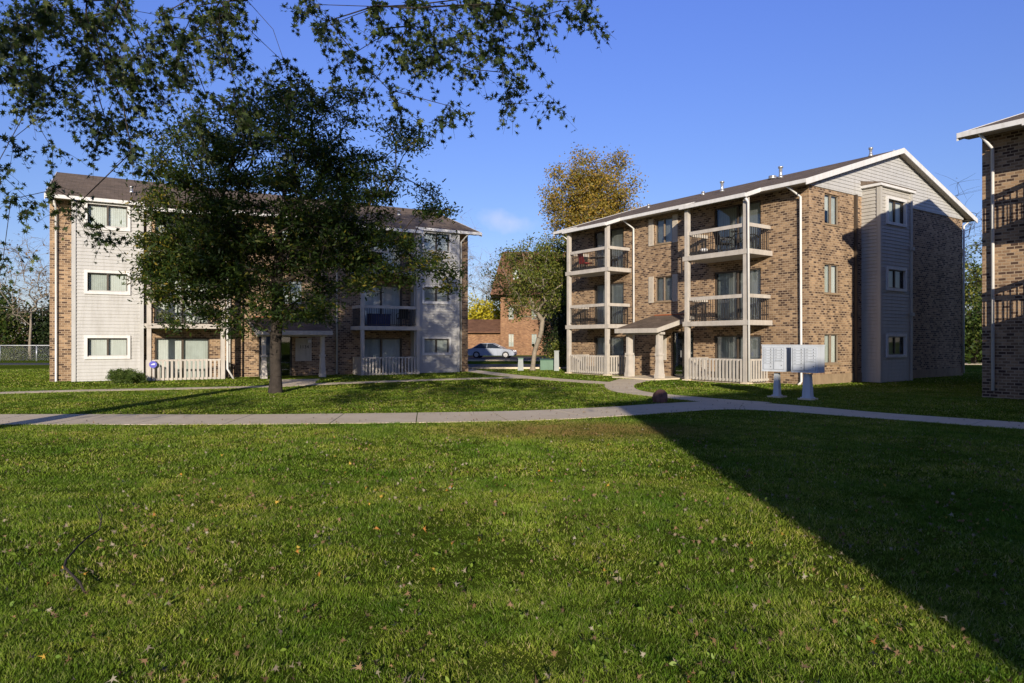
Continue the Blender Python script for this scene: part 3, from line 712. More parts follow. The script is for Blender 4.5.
def grass_mat():
    m = bpy.data.materials.new('grass_blades'); m.use_nodes = True; t = m.node_tree; t.nodes.clear()
    o = t.nodes.new('ShaderNodeOutputMaterial'); g = t.nodes.new('ShaderNodeNewGeometry'); v = coords(t)
    r = ramp(t, [(0, (.10, .175, .012)), (.4, (.185, .29, .024)), (.74, (.265, .37, .042)), (.9, (.36, .40, .10)), (1, (.50, .45, .24))]); lk(t, g.outputs['Random Per Island'], r.inputs[0])
    big = noise(t, v, .55, 5, .7); rb = ramp(t, [(.36, (.50, .70, .46)), (.5, (1, 1, 1)), (.64, (1.5, 1.2, 1.4))]); lk(t, big, rb.inputs[0])
    sm = noise(t, v, 2.6, 5, .7); rs_ = ramp(t, [(.32, (.60, .68, .6)), (.68, (1.30, 1.2, 1.25))]); lk(t, sm, rs_.inputs[0])
    c = mixc(t, 1, r.outputs[0], rb.outputs[0], 'MULTIPLY'); c = mixc(t, 1, c, rs_.outputs[0], 'MULTIPLY')
    # worn brownish patch beside the walk
    mp = t.nodes.new('ShaderNodeVectorMath'); mp.operation = 'SUBTRACT'; mp.inputs[1].default_value = (1.3, 12.4, 0); lk(t, v, mp.inputs[0])
    ms = t.nodes.new('ShaderNodeVectorMath'); ms.operation = 'MULTIPLY'; ms.inputs[1].default_value = (.42, .85, 0); lk(t, mp.outputs[0], ms.inputs[0])
    le = t.nodes.new('ShaderNodeVectorMath'); le.operation = 'LENGTH'; lk(t, ms.outputs[0], le.inputs[0])
    mr = t.nodes.new('ShaderNodeMapRange'); mr.inputs[1].default_value = .5; mr.inputs[2].default_value = 1.4; mr.inputs[3].default_value = .95; mr.inputs[4].default_value = 0; lk(t, le.outputs['Value'], mr.inputs[0])
    mu = t.nodes.new('ShaderNodeMath'); mu.operation = 'MULTIPLY'; lk(t, mr.outputs[0], mu.inputs[0]); lk(t, sm, mu.inputs[1])
    mu2 = t.nodes.new('ShaderNodeMath'); mu2.operation = 'MULTIPLY'; mu2.inputs[1].default_value = 1.6; lk(t, mu.outputs[0], mu2.inputs[0])
    c = mixc(t, mu2.outputs[0], c, (.24, .15, .06))
    d = t.nodes.new('ShaderNodeBsdfPrincipled'); d.inputs['Roughness'].default_value = .6; d.inputs['Specular IOR Level'].default_value = .15; lk(t, c, d.inputs['Base Color'])
    tl = t.nodes.new('ShaderNodeBsdfTranslucent'); lk(t, c, tl.inputs[0]); mx = t.nodes.new('ShaderNodeMixShader'); mx.inputs[0].default_value = .3
    lk(t, d.outputs[0], mx.inputs[1]); lk(t, tl.outputs[0], mx.inputs[2]); lk(t, mx.outputs[0], o.inputs[0]); return m
M['grass'] = grass_mat()
Vs = np.concatenate([blades(2.6, 4.5, 14000, .034, .0032, 1), blades(4.5, 8, 6500, .034, .0042, 2), blades(8, 14, 2600, .036, .0065, 3), blades(14, 24, 800, .032, .011, 4), blades(24, 40, 150, .032, .03, 5)])
go = big_mesh('grass', Vs, 5, [(0, 1, 2, 3), (3, 2, 4)], M['grass']); tag(go, 'short green lawn grass with worn and yellowish patches', 'grass', kind='stuff')

# fallen leaves, clover-like weeds
MAPLE = np.array([(0, -.45), (.06, -.18), (.38, -.34), (.20, -.08), (.56, .08), (.20, .10), (.32, .42), (.08, .22), (0, .66), (-.08, .22), (-.32, .42), (-.20, .10), (-.56, .08), (-.20, -.08), (-.38, -.34), (-.06, -.18)])
MAPLE = MAPLE*np.array([.80, 1.0])
def rotmats(n, r, flatness):
    """random frames whose normal leans up by flatness"""
    nrm = r.normal(size=(n, 3)); nrm[:, 2] += flatness; nrm /= np.linalg.norm(nrm, axis=1)[:, None]
    t = r.normal(size=(n, 3)); t -= nrm*(t*nrm).sum(1)[:, None]; t /= np.linalg.norm(t, axis=1)[:, None]
    return t, np.cross(nrm, t), nrm
def leaf_geo(cent, size, r, shape, flatness=1.0, curl=.35):
    n = len(cent); t, b, nr = rotmats(n, r, flatness); sz = size*(.6+.8*r.random(n))
    V = cent[:, None, :] + (t[:, None, :]*shape[None, :, 0, None] + b[:, None, :]*shape[None, :, 1, None] + nr[:, None, :]*(curl*(shape[None, :, 0, None]**2*2-shape[None, :, 1, None]**2)))*sz[:, None, None]
    return V
r_ = np.random.default_rng(77)
n = 4200; y = np.sqrt(r_.random(n)*(26**2-2.6**2)+2.6**2)
y = np.where(r_.random(n) < .55, 2.7+r_.random(n)**1.2*9, y); x = (r_.random(n)*2-1)*.78*y
cl = r_.random(n) < .62; x[cl] = x[cl]*.0+r_.choice(x[:90], cl.sum())+r_.normal(size=cl.sum())*.17; y[cl] = r_.choice(y[:90], cl.sum())+r_.normal(size=cl.sum())*.25
k = (y > 2.6)
cent = np.stack([x, y, np.full(n, .018)+r_.random(n)*.02], 1)[k]
M['dead_leaf'] = leaf_mat('dead_leaf', [(0, (.16, .13, .10)), (.22, (.27, .23, .16)), (.32, (.33, .30, .23)), (.4, (.16, .10, .05)), (.80, (.22, .14, .08)), (.93, (.26, .15, .07)), (.96, (.50, .20, .03)), (1, (.42, .36, .06))], .1, .7)
lo = big_mesh('fallen_leaves', leaf_geo(cent, .036, r_, MAPLE, .4, 1.6), 16, [tuple(range(16))], M['dead_leaf']); tag(lo, 'brown, grey and orange fallen leaves strewn over the lawn', 'fallen leaves', kind='stuff')
OVAL = np.array([(0, -.5), (.22, -.2), (.25, .15), (0, .5), (-.25, .15), (-.22, -.2)])
n = 300; y = 2.7+r_.random(n)**1.3*8; x = (r_.random(n)*2-1)*.78*y; c0 = np.stack([x, y, np.full(n, .03)], 1)
c0 = np.repeat(c0, 3, 0)+r_.normal(size=(n*3, 3))*np.array([.025, .025, .008])
M['weed'] = leaf_mat('weed', [(0, (.13, .22, .03)), (1, (.24, .33, .05))], .3, .5)
wo_ = big_mesh('lawn_weeds', leaf_geo(c0, .030, r_, OVAL, 1.0, .3), 6, [tuple(range(6))], M['weed']); tag(wo_, 'light green broad leaved weeds dotted through the near lawn', 'weeds', kind='stuff')

# ------------------------------------------------------------------ trees
DIAM = np.array([(0, -.5), (.30, -.05), (0, .5), (-.30, -.05)])
SPRAY = np.array([(0, -.5), (.16, -.3), (.10, -.1), (.26, 0), (.12, .14), (.16, .3), (0, .55), (-.14, .3), (-.10, .12), (-.26, .02), (-.10, -.12), (-.16, -.3)])
def grow(trunk, centres, seed, r0=.010, expo=2.35, jitter=.12, step=.5, start=None, above=1):
    """greedy skeleton from the trunk chain to every cluster centre; returns nodes, parents, radii"""
    r = np.random.default_rng(seed); nod = [np.array(p, float) for p in trunk]; par = [-1]+list(range(len(trunk)-1))
    nfix = len(trunk); base = np.array(trunk[-1]); order = np.argsort([np.linalg.norm(np.array(c)-base) for c in centres]); tips = []
    dep = [0.0]
    for i in range(1, len(nod)): dep.append(dep[-1]+np.linalg.norm(nod[i]-nod[i-1]))
    start = start or max(1, nfix-3)
    for oi in order:
        c = np.array(centres[oi], float); N = np.array(nod[start:]); d = np.linalg.norm(N-c, axis=1)
        cost = d+.35*np.array(dep[start:])*0.6 + np.clip(N[:, 2]-c[2], 0, 99)*.6*above
        j = int(np.argmin(cost))+start; p = nod[j]; D = np.linalg.norm(c-p); k = max(1, int(D/step)); prev = j
        for q in range(1, k+1):
            t = q/k; pt = p+(c-p)*t+r.normal(size=3)*jitter*D*.25*(1 if q < k else 0)*math.sin(math.pi*t)
            pt[2] += (.10 if above else .16)*D*math.sin(math.pi*t)
            nod.append(pt); par.append(prev); dep.append(dep[prev]+D/k); prev = len(nod)-1
        tips.append(prev)
    w = np.zeros(len(nod))
    for t_ in tips: w[t_] += 1
    for i in range(len(nod)-1, 0, -1):
        if w[i] == 0: w[i] = 1
        w[par[i]] += w[i]
    rad = r0*w**(1/expo)
    return nod, par, rad
def tree(name, label, cat, base, trunk, centres, leaf, nleaf, spread, size, mat, bark, seed, group=None, r0=.01, expo=2.35, trunk_r=None, shape=DIAM, flatness=.6, twigs=3, minr=.004, heavy=None, ntr=None, start=None, above=1):
    root = empty(name, base); tag(root, label, cat, group); B = np.array(base); r = np.random.default_rng(seed)
    nod, par, rad = grow([np.array(p)-B for p in trunk], [np.array(c)-B for c in centres], seed, r0, expo, start=start, above=above)
    ntr = ntr or len(trunk)
    if trunk_r:
        for i in range(ntr): rad[i] = max(rad[i], trunk_r*(1-.35*i/len(trunk))) * (1.35 if i == 0 else 1)
    m = MB()
    for i in range(1, len(nod)):
        m.tube([nod[par[i]], nod[i]], [max(minr, min(rad[par[i]], rad[i]*1.35) if par[i] >= len(trunk) else rad[i] if i >= len(trunk) else rad[par[i]]), max(minr, rad[i])], 10 if i < len(trunk) else (6 if rad[i] > .03 else 4), cap=False)
    cs = np.array([np.array(c)-B for c in centres])
    if twigs:
        for c in cs:
            for q in range(twigs):
                e = c+r.normal(size=3)*np.array(spread)*1.1; m.tube([c, (c+e)/2+r.normal(size=3)*.05, e], [minr*1.5, minr*1.2, minr*.6], 3, cap=False)
    if nleaf:
        if heavy and nleaf < 0:
            per = 9; nt_ = max(1, -nleaf//per); ca = []; tm = m
            for c in cs[:heavy[0]]:
                for q in range(nt_):
                    d = r.normal(size=3); d[2] = d[2]*.4-.55; d /= np.linalg.norm(d); d[0] += .22; L_ = .20+.16*r.random(); st = c+r.normal(size=3)*.03
                    pts_ = [st+d*L_*t+np.array((0, 0, -.10*t*t)) for t in (0, .35, .7, 1)]; tm.tube(pts_, [.003, .0025, .002, .0012], 3, cap=False)
                    for k_ in range(per):
                        t = (k_+r.random()*.6)/per; ca.append(st+d*L_*t+np.array((0, 0, -.10*t*t))+r.normal(size=3)*.03)
            ca = np.array(ca); cb = np.repeat(cs[heavy[0]:], heavy[1], 0)
            cc = np.concatenate([ca, cb+r.normal(size=cb.shape)*heavy[2]])
        elif heavy:
            ca = np.repeat(cs[:heavy[0]], nleaf, 0); cb = np.repeat(cs[heavy[0]:], heavy[1], 0)
            cc = np.concatenate([ca+r.normal(size=ca.shape)*np.array(spread), cb+r.normal(size=cb.shape)*heavy[2]])
        else:
            n = len(cs)*nleaf; cc = np.repeat(cs, nleaf, 0)+r.normal(size=(n, 3))*np.array(spread)
        szs = np.full(len(cc), size)
        if heavy: szs[len(ca):] = heavy[3]
        lobj = big_mesh('crown', leaf_geo(cc, szs, r, shape, flatness), len(shape), [tuple(range(len(shape)))], mat, root)
    m.build('trunk', bark, root)
    return root
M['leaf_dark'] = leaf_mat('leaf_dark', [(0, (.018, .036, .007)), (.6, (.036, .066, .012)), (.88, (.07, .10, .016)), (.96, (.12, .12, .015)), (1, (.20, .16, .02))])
M['leaf_maple'] = leaf_mat('leaf_maple', [(0, (.016, .030, .008)), (.55, (.036, .060, .015)), (.88, (.085, .115, .035)), (1, (.17, .19, .06))], .25)
M['leaf_gold'] = leaf_mat('leaf_gold', [(0, (.17, .15, .03)), (.5, (.34, .25, .04)), (.8, (.40, .22, .04)), (1, (.20, .22, .05))], .35)
M['leaf_olive'] = leaf_mat('leaf_olive', [(0, (.07, .10, .018)), (.6, (.14, .175, .03)), (1, (.26, .24, .05))], .35)
M['leaf_green'] = leaf_mat('leaf_green', [(0, (.03, .06, .012)), (.6, (.06, .10, .018)), (1, (.13, .15, .03))], .35)
M['leaf_shrub'] = leaf_mat('leaf_shrub', [(0, (.045, .085, .016)), (.6, (.09, .145, .028)), (1, (.16, .20, .05))], .3)
M['leaf_yellow'] = leaf_mat('leaf_yellow', [(0, (.35, .32, .03)), (1, (.65, .55, .05))], .35)
M['leaf_brown'] = leaf_mat('leaf_brown', [(0, (.16, .10, .06)), (1, (.30, .20, .10))], .3)
M['leaf_deep'] = leaf_mat('leaf_deep', [(0, (.012, .025, .009)), (1, (.04, .062, .018))], .2)

def at(px, py, Y): return np.array(((px-512)/683*Y, Y, 1.6+(341.5-py)/683*Y))
# the big shade tree in front of the left building
def crown_pts(c, rad, n, seed, shell=.55, lump=.25, zmin=None):
    r = np.random.default_rng(seed); out = []
    while len(out) < n:
        d = r.normal(size=3); d /= np.linalg.norm(d); q = (shell+(1-shell)*r.random()) if r.random() < .75 else r.random()**.5
        f = 1+lump*math.sin(d[0]*5+seed)*math.cos(d[1]*4+d[2]*5)
        p = np.array(c)+d*np.array(rad)*q*f
        if zmin and p[2] < zmin: continue
        out.append(p)
    return out
cp = crown_pts((-7.3, 21.3, 6.1), (3.9, 3.6, 3.3), 290, 21, .45, .14, 3.2) + crown_pts((-9.6, 21.0, 4.3), (2.3, 2.2, 1.5), 90, 22, .3, .2, 2.5) + crown_pts((-5.0, 21.0, 4.6), (2.2, 2.2, 1.4), 36, 23, .3, .2, 3.0)
cp += [np.array((-11.0+q*.4, 20.6+.3*math.sin(q*3), 3.5+.12*q)) for q in range(5)] + [np.array((-3.2-q*.35, 20.6+.2*math.cos(q*2), 3.4+.2*q)) for q in range(5)]
cp += [np.array((-11.9+q*.3, 21, 4.5+.1*q)) for q in range(3)]
rd_ = np.random.default_rng(12)
for (px, py, rx, ry, n) in ((185, 280, 26, 26, 14), (172, 240, 18, 16, 5), (205, 300, 24, 20, 9), (170, 322, 10, 8, 2), (150, 296, 12, 4, 2), (156, 240, 10, 4, 1), (420, 255, 24, 18, 6), (438, 283, 14, 14, 4), (385, 275, 24, 16, 4), (330, 290, 30, 22, 9), (245, 305, 34, 20, 12), (290, 300, 40, 22, 12), (225, 322, 18, 10, 3), (430, 200, 14, 22, 6), (195, 130, 20, 14, 6), (300, 110, 60, 16, 12), (395, 140, 22, 18, 6)):
    for q in range(n): Y = 21.3+rd_.uniform(-2.2, 1.8); cp.append(at(px+rd_.uniform(-1, 1)*rx, py+rd_.uniform(-1, 1)*ry, Y))
cp = [c for c in cp if c[0]/c[1]*683+512 > 146+8*math.sin(c[2]*9)]
shade = tree('shade_tree', 'broad dark leaved shade tree on the lawn in front of the left building', 'tree', (-7.42, 21.4, 0),
     [(-7.42, 21.4, -.1), (-7.40, 21.4, .5), (-7.42, 21.4, 1.1), (-7.40, 21.4, 1.7), (-7.34, 21.42, 2.5), (-7.38, 21.45, 3.4), (-7.30, 21.4, 4.4), (-7.32, 21.4, 5.4)], cp, 'leaf', 165, (.27, .27, .13), .12, M['leaf_dark'], M['bark'], 5, r0=.012, expo=2.35, trunk_r=.18, shape=SPRAY, flatness=1.2, minr=.006, ntr=5, start=3)

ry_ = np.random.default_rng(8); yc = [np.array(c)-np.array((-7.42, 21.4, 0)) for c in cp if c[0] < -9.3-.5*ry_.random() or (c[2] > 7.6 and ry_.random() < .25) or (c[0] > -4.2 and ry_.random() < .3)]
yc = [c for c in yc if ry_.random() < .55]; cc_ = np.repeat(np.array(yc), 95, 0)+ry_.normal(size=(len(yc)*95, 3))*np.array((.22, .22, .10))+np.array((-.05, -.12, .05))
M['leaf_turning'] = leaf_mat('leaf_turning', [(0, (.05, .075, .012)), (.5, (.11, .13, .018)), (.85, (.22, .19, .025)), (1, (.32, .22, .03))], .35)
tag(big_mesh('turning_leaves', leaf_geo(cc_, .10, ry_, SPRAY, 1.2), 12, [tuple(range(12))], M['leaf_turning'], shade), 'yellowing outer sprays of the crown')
# maple, its branches hang over the viewer
blobs = [  # px, py, rx, ry, clusters : where its sprays hang, spread over real depths
    (15, 30, 30, 34, 13), (20, 82, 26, 22, 9), (60, 12, 22, 16, 6), (75, 60, 20, 36, 9), (60, 100, 22, 12, 6), (105, 20, 22, 20, 7), (110, 75, 18, 26, 8), (95, 115, 18, 16, 6),
    (130, 125, 20, 16, 6), (150, 85, 16, 26, 6), (165, 30, 22, 24, 7), (128, 165, 16, 18, 5), (145, 183, 8, 8, 1), (190, 60, 14, 16, 4), (205, 20, 18, 18, 5), (170, 110, 16, 14, 4), (240, 15, 18, 12, 4), (240, 62, 20, 12, 4),
    (225, 105, 22, 12, 5), (265, 95, 16, 16, 4), (250, 130, 20, 10, 3), (290, 70, 12, 14, 2), (200, 130, 14, 10, 2), (310, 12, 12, 12, 3), (325, 32, 12, 10, 2), (347, 45, 8, 8, 1), (355, 70, 9, 12, 3), (362, 95, 9, 10, 2), (335, 105, 14, 10, 2), (310, 100, 12, 12, 2),
    (375, 15, 12, 14, 3), (400, 25, 18, 22, 6), (408, 72, 9, 18, 3), (398, 100, 10, 12, 2), (430, 30, 18, 26, 7), (440, 78, 12, 12, 2), (462, 30, 18, 28, 7), (480, 66, 16, 16, 4), (498, 84, 10, 8, 1), (495, 20, 18, 20, 5), (512, 48, 16, 10, 2), (535, 55, 6, 4, 1),
    (530, 16, 20, 12, 4), (560, 10, 18, 8, 2), (582, 12, 6, 5, 1), (450, 122, 9, 8, 1), (500, 108, 16, 7, 2), (525, 112, 14, 6, 2), (556, 112, 8, 5, 1), (520, 96, 10, 6, 1),
    (14, 152, 22, 9, 3), (45, 158, 14, 5, 1), (8, 185, 14, 10, 3), (20, 212, 22, 12, 4), (50, 205, 16, 10, 3), (8, 248, 10, 14, 2), (12, 275, 10, 7, 1), (70, 225, 12, 8, 1), (95, 236, 12, 8, 1), (112, 246, 9, 6, 1)]
rb = np.random.default_rng(99); cm = []
for (px, py, rx, ry, n) in blobs:
    for q in range(n if py < 90 else max(1, int(n*.65))):
        Y = 6.6+2.2*rb.random(); c_ = at(px+rb.uniform(-1, 1)*rx*.9-4, py+rb.uniform(-1, 1)*ry*.9-9, Y); cm.append(c_)
        if rb.random() < .30: cm.append(c_+np.array((rb.normal()*.12, rb.normal()*.15, -.08-.1*rb.random())))
n_seen = len(cm)
for q in range(900):      # the rest of its crown, above the picture
    Y = rb.uniform(5.0, 12.0); X = rb.uniform(-9.3, -.6)
    if X > -4.6 and rb.random() < .5: continue
    z = 1.6+.5*Y+1.15+rb.random()**.8*8.0*(1-.25*abs(X+6)/6); cm.append(np.array((X, Y, z)))
q = 0
while q < 84:             # sprays overhead and behind the viewer, which dapple the grass before the left building
    Y = rb.uniform(-4, 3.5); z = rb.uniform(3.6, 7.5); far = Y+z/.2645
    if q < 66: X = rb.uniform(-6.0, 1.9); ok = 18.2 < far < 28 and z > 4.2
    else: X = rb.uniform(-11.0, -6.5); ok = 15.6 < far < 18.8
    if ok and z > 1.6+.5*Y+.9 and math.sin(X*2.1)+math.sin(far*1.3+X) > -.3: cm.append(np.array((X, Y, z))); q += 1
tree('maple_tree', 'overhanging maple whose leafy branches fill the upper left of the view', 'tree', (-9.7, 8.6, 0),
     [(-9.7, 8.6, -.1), (-9.7, 8.6, .8), (-9.65, 8.6, 2), (-9.5, 8.6, 3.2), (-9.2, 8.6, 4.4), (-8.7, 8.5, 5.6), (-7.7, 8.3, 6.6), (-6.2, 8.1, 7.2), (-4.5, 8.0, 7.5), (-2.8, 7.8, 7.4), (-1.2, 7.6, 7.0)], cm, 'leaf', -46, (.115, .14, .10), .080, M['leaf_maple'], M['bark'], 15, r0=.0028, expo=2.5, trunk_r=.30, shape=MAPLE, flatness=.35, minr=.003, twigs=0, heavy=(n_seen, 66, .30, .13), ntr=5, start=5, above=0)

# golden tree beyond the right-hand building
gc = crown_pts((6.5, 55, 12.2), (4.0, 3.5, 5.4), 340, 8, .25, .15)
tree('golden_tree', 'tall round golden leaved tree rising behind the right building', 'tree', (6.0, 55, 0), [(6.0, 55, -.2), (6.0, 55, 2), (6.1, 55, 4), (6.2, 55, 6.5)], gc, 'leaf', 100, (.36, .36, .36), .18, M['leaf_gold'], M['bark_pale'], 18, r0=.014, trunk_r=.28, minr=.012, twigs=4)
# multi stemmed tree between the buildings
oc = crown_pts((1.15, 38.5, 4.9), (2.5, 2.0, 2.4), 140, 31, .35, .2, 2.2) + crown_pts((2.3, 39, 6.2), (1.7, 1.4, 1.7), 60, 32, .3, .2)
tree('small_ash_tree', 'small multi stemmed tree with thin olive leaves between the two buildings', 'tree', (1.15, 38.3, 0), [(1.15, 38.3, -.1), (1.17, 38.3, .15), (1.18, 38.3, .3)], oc, 'leaf', 80, (.26, .26, .2), .12, M['leaf_olive'], M['bark_pale'], 41, r0=.016, expo=2.5, trunk_r=.16, minr=.008, twigs=3)

def bush(name, label, base, rad, n, mat, seed, size=.08, nleaf=90, cat='bush', group=None, spread=.16, ztop=None):
    c = (base[0], base[1], rad[2]*.75); pts = crown_pts(c, rad, n, seed, .5, .15)
    pts = [p for p in pts if p[2] > .05] or [np.array(c)]
    return tree(name, label, cat, base, [(base[0], base[1], -.1), (base[0], base[1], .12), (base[0], base[1], .3*rad[2])], pts, 'leaf', nleaf, (spread*rad[0]/max(rad), spread, spread*.8), size, mat, M['bark'], seed, group, r0=.006, trunk_r=.04, twigs=1)
bush('low_shrub', 'low rounded evergreen shrub at the foot of the pale siding on the left building', (-14.9, 26.3, 0), (.70, .5, .30), 60, M['leaf_shrub'], 3, .045, 260, spread=.07)

# background trees and shrubs
def back_tree(label, x, y, h, rx, mat, seed, nleaf=26, size=.28, n=110, name='tree', shell=.3, zc=.6, rzf=.42, bark='bark', group='trees beyond the buildings', tw=3, spread=.5, tr=None):
    pts = crown_pts((x, y, h*zc), (rx, rx*.9, h*rzf), n, seed, shell, .25, .6)
    return tree(name, label, 'tree', (x, y, 0), [(x, y, -.2), (x, y, h*.12), (x+.1, y, h*.25), (x+.1, y, h*.35)], pts, 'leaf', nleaf, (spread, spread, spread*.8), size, mat, M[bark], seed, group, r0=.02 if nleaf > 5 else .012, trunk_r=tr or ((.02*h+.05) if nleaf > 5 else .010*h), minr=.014 if nleaf > 5 else .008, twigs=tw)
back_tree('nearly bare tree with a few tan leaves beyond the fence at far left', -44.5, 63, 12.2, 3.4, M['leaf_brown'], 51, 3, .22, 110, 'bare_tree', .2, .62, .36, 'bark_pale', tw=6, spread=.7)
back_tree('dark evergreen at the far left edge behind the fence', -48.5, 64, 7.0, 3.2, M['leaf_green'], 52, 60, .26, 110, 'evergreen_tree', zc=.45, rzf=.5)
back_tree('deep green dense tree behind the fence beside the left building corner', -42.8, 66, 6.0, 3.2, M['leaf_deep'], 53, 70, .26, 110, 'dense_tree', zc=.42, rzf=.5)
back_tree('dark tree crown seen between fence and wall, under the bare tree', -46.0, 69, 6.4, 3.6, M['leaf_deep'], 54, 60, .28, 110, 'dense_tree', zc=.42, rzf=.5)
bush('round_shrub', 'light green clipped shrub behind the chain link fence', (-42.2, 58.2, 0), (1.3, .9, .55), 30, M['leaf_olive'], 55, .14, 70, spread=.3)
back_tree('bare pale tree above the yellow bush, left of the orange brick building', -3.4, 98, 15.5, 4.2, M['leaf_brown'], 56, 0, .2, 120, 'bare_tree', .15, .6, .38, 'bark_pale', tw=6, spread=.9)
back_tree('bright yellow tree above the low brown roof', -3.6, 92, 7.6, 4.2, M['leaf_yellow'], 57, 60, .35, 90, 'yellow_tree', zc=.6, rzf=.4)
back_tree('slender bare tree against the left building\'s right corner', -6.9, 88, 17.5, 3.0, M['leaf_brown'], 58, 0, .2, 70, 'bare_tree', .15, .62, .35, 'bark_pale', tw=6, spread=.8)
back_tree('dark green tree pressed against the far end of the right building', 4.4, 47.5, 9.2, 1.9, M['leaf_green'], 59, 55, .22, 120, 'dense_tree', zc=.5, rzf=.5)
bush('tall_shrub', 'dark shrub behind the grey utility post', (3.0, 43.5, 0), (1.1, 1.0, 1.9), 60, M['leaf_deep'], 60, .13, 80, spread=.3)
bush('tall_shrub', 'loose tan and green shrub at the right building\'s far corner', (2.9, 42.0, 0), (.8, .8, 1.0), 34, M['leaf_olive'], 61, .11, 60, spread=.25)
for i, (x, y, h, rx, mt, lb, nl) in enumerate([
    (37.0, 54, 10.5, 3.6, 'leaf_olive', 'yellow green tree filling the gap beside the right-edge building', 34), (43.5, 62, 11.5, 3.8, 'leaf_green', 'taller green tree farther back in the right-hand gap', 40),
    (33.8, 50, 4.2, 2.6, 'leaf_green', 'low green tree at the far end of the shaded lawn', 60), (37.5, 50.5, 3.2, 2.2, 'leaf_olive', 'short bushy tree with yellow leaves in the right-hand gap', 60)]):
    back_tree(lb, x, y, h, rx, M[mt], 70+i, nl, .25, 110, 'woodland_tree', zc=.5, rzf=.48)
back_tree('bare branched tree rising over the right-hand gap', 36.2, 56, 15.0, 3.6, M['leaf_brown'], 75, 1, .2, 90, 'bare_tree', .15, .6, .36, tw=6, spread=.8)
# a wood along the horizon, beyond everything
pts = []
rw = np.random.default_rng(4)
for q in range(900):
    X = rw.uniform(-170, 170); Y = 150+rw.uniform(0, 20); pts.append((X, Y, abs(rw.normal())*0+rw.uniform(0, 1)*(6+3.5*math.sin(X*.09)+2*math.sin(X*.31))))
pts = np.repeat(np.array(pts), 26, 0)+rw.normal(size=(900*26, 3))*np.array([1.6, 1.2, .9])
wd = big_mesh('distant_wood', leaf_geo(pts, .9, rw, DIAM, .5), 4, [(0, 1, 2, 3)], M['leaf_brown']); tag(wd, 'far-off brownish wood along the horizon', 'wood', kind='stuff')

# ------------------------------------------------------------------ far orange brick building
fb = empty('brick_house', (-1.35, 80, 0), 0); tag(fb, 'orange brick building with a steep brown mansard roof behind the silver car', 'building')
m = MB(); FF = Face('front', 14, 10)
hz = [(.95+i*2.7, 1.55+i*2.7, z0, z0+1.5) for i in range(5) for z0 in (1.0, 4.2)]
FF.wall(m, 0, 14, -.2, 7.0, hz); Face('left', 14, 10).wall(m, 0, 10, -.2, 7.0, []); Face('right', 14, 10).wall(m, 0, 10, -.2, 7.0, []); m.build('wall', M['brick_far'], fb)
rs = random.Random(4)
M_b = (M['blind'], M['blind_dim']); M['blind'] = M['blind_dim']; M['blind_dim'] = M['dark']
for h in hz: window(FF, fb, h[0], h[1], h[2], h[3], 0, 'brick', rs)
M['blind'], M['blind_dim'] = M_b
m = MB(); m.prism([(-1.2, -.9), (15, -.9), (15, 11), (-1.2, 11)], 7.0, 12.2, [(.2, .6), (13.6, .6), (13.6, 9.4), (.2, 9.4)]); m.build('mansard_roof', M['shingle_far'], fb)
for i in range(4):
    m = MB(); m.box(1.4+i*3.1, 2.2+i*3.1, -.55, .8, 8.6, 10.3); d = m.build('dormer', M['shingle_far'], fb)
    m = MB(); m.box(1.5+i*3.1, 2.1+i*3.1, -.6, -.555, 8.8, 10.1); m.build('window', M['blind_dim'], d)
m = MB(); m.box(-14, -.01, .5, 8, -.2, 2.6); m.build('wing_wall', M['brick_far'], fb)
m = MB(); m.hexa([(-14.3, -.1, 2.6), (-.02, -.1, 2.6), (-.02, 8.4, 2.6), (-14.3, 8.4, 2.6)], [(-14.3, -.1, 2.75), (-.02, -.1, 2.75), (-.02, 3.4, 4.3), (-14.3, 3.4, 4.3)]); m.build('wing_roof', M['shingle_far'], fb)
# far house behind the trees at left
fh = empty('house', (-52, 88, 0)); tag(fh, 'long low brown roofed house glimpsed beyond the trees at far left', 'house')
m = MB(); m.box(0, 14, 0, 9, -.2, 4.0); m.build('wall', M['foundation'], fh)
m = MB(); m.hexa([(-.5, -.6, 4.0), (14.5, -.6, 4.0), (14.5, 9.6, 4.0), (-.5, 9.6, 4.0)], [(-.5, 4.4, 7.0), (14.5, 4.4, 7.0), (14.5, 4.6, 7.0), (-.5, 4.6, 7.0)]); m.build('roof', M['shingle'], fh)

# chain link fence at left
fe = empty('chain_link_fence', (-60, 56, 0)); tag(fe, 'low galvanised chain link fence along the road at far left', 'fence')
for i in range(11):
    m = MB(); m.tube([(i*3, 0, -.1), (i*3, 0, 1.3)], .05, 8); m.build('fence_post', M['galv'], fe)
m = MB(); m.tube([(0, 0, 1.28), (30, 0, 1.28)], .035, 6); m.build('rail', M['galv'], fe)
m = MB()
for i in range(260):
    x = i*.12
    for s in (1, -1):
        a = (x, 0, .05) if s > 0 else (x, 0.004, 1.25); b = (min(x+1.2, 30.5), 0, 1.25) if s > 0 else (min(x+1.2, 30.5), .004, .05)
        m.tube([a, b], .004, 3, cap=False)
m.build('mesh', M['galv'], fe)

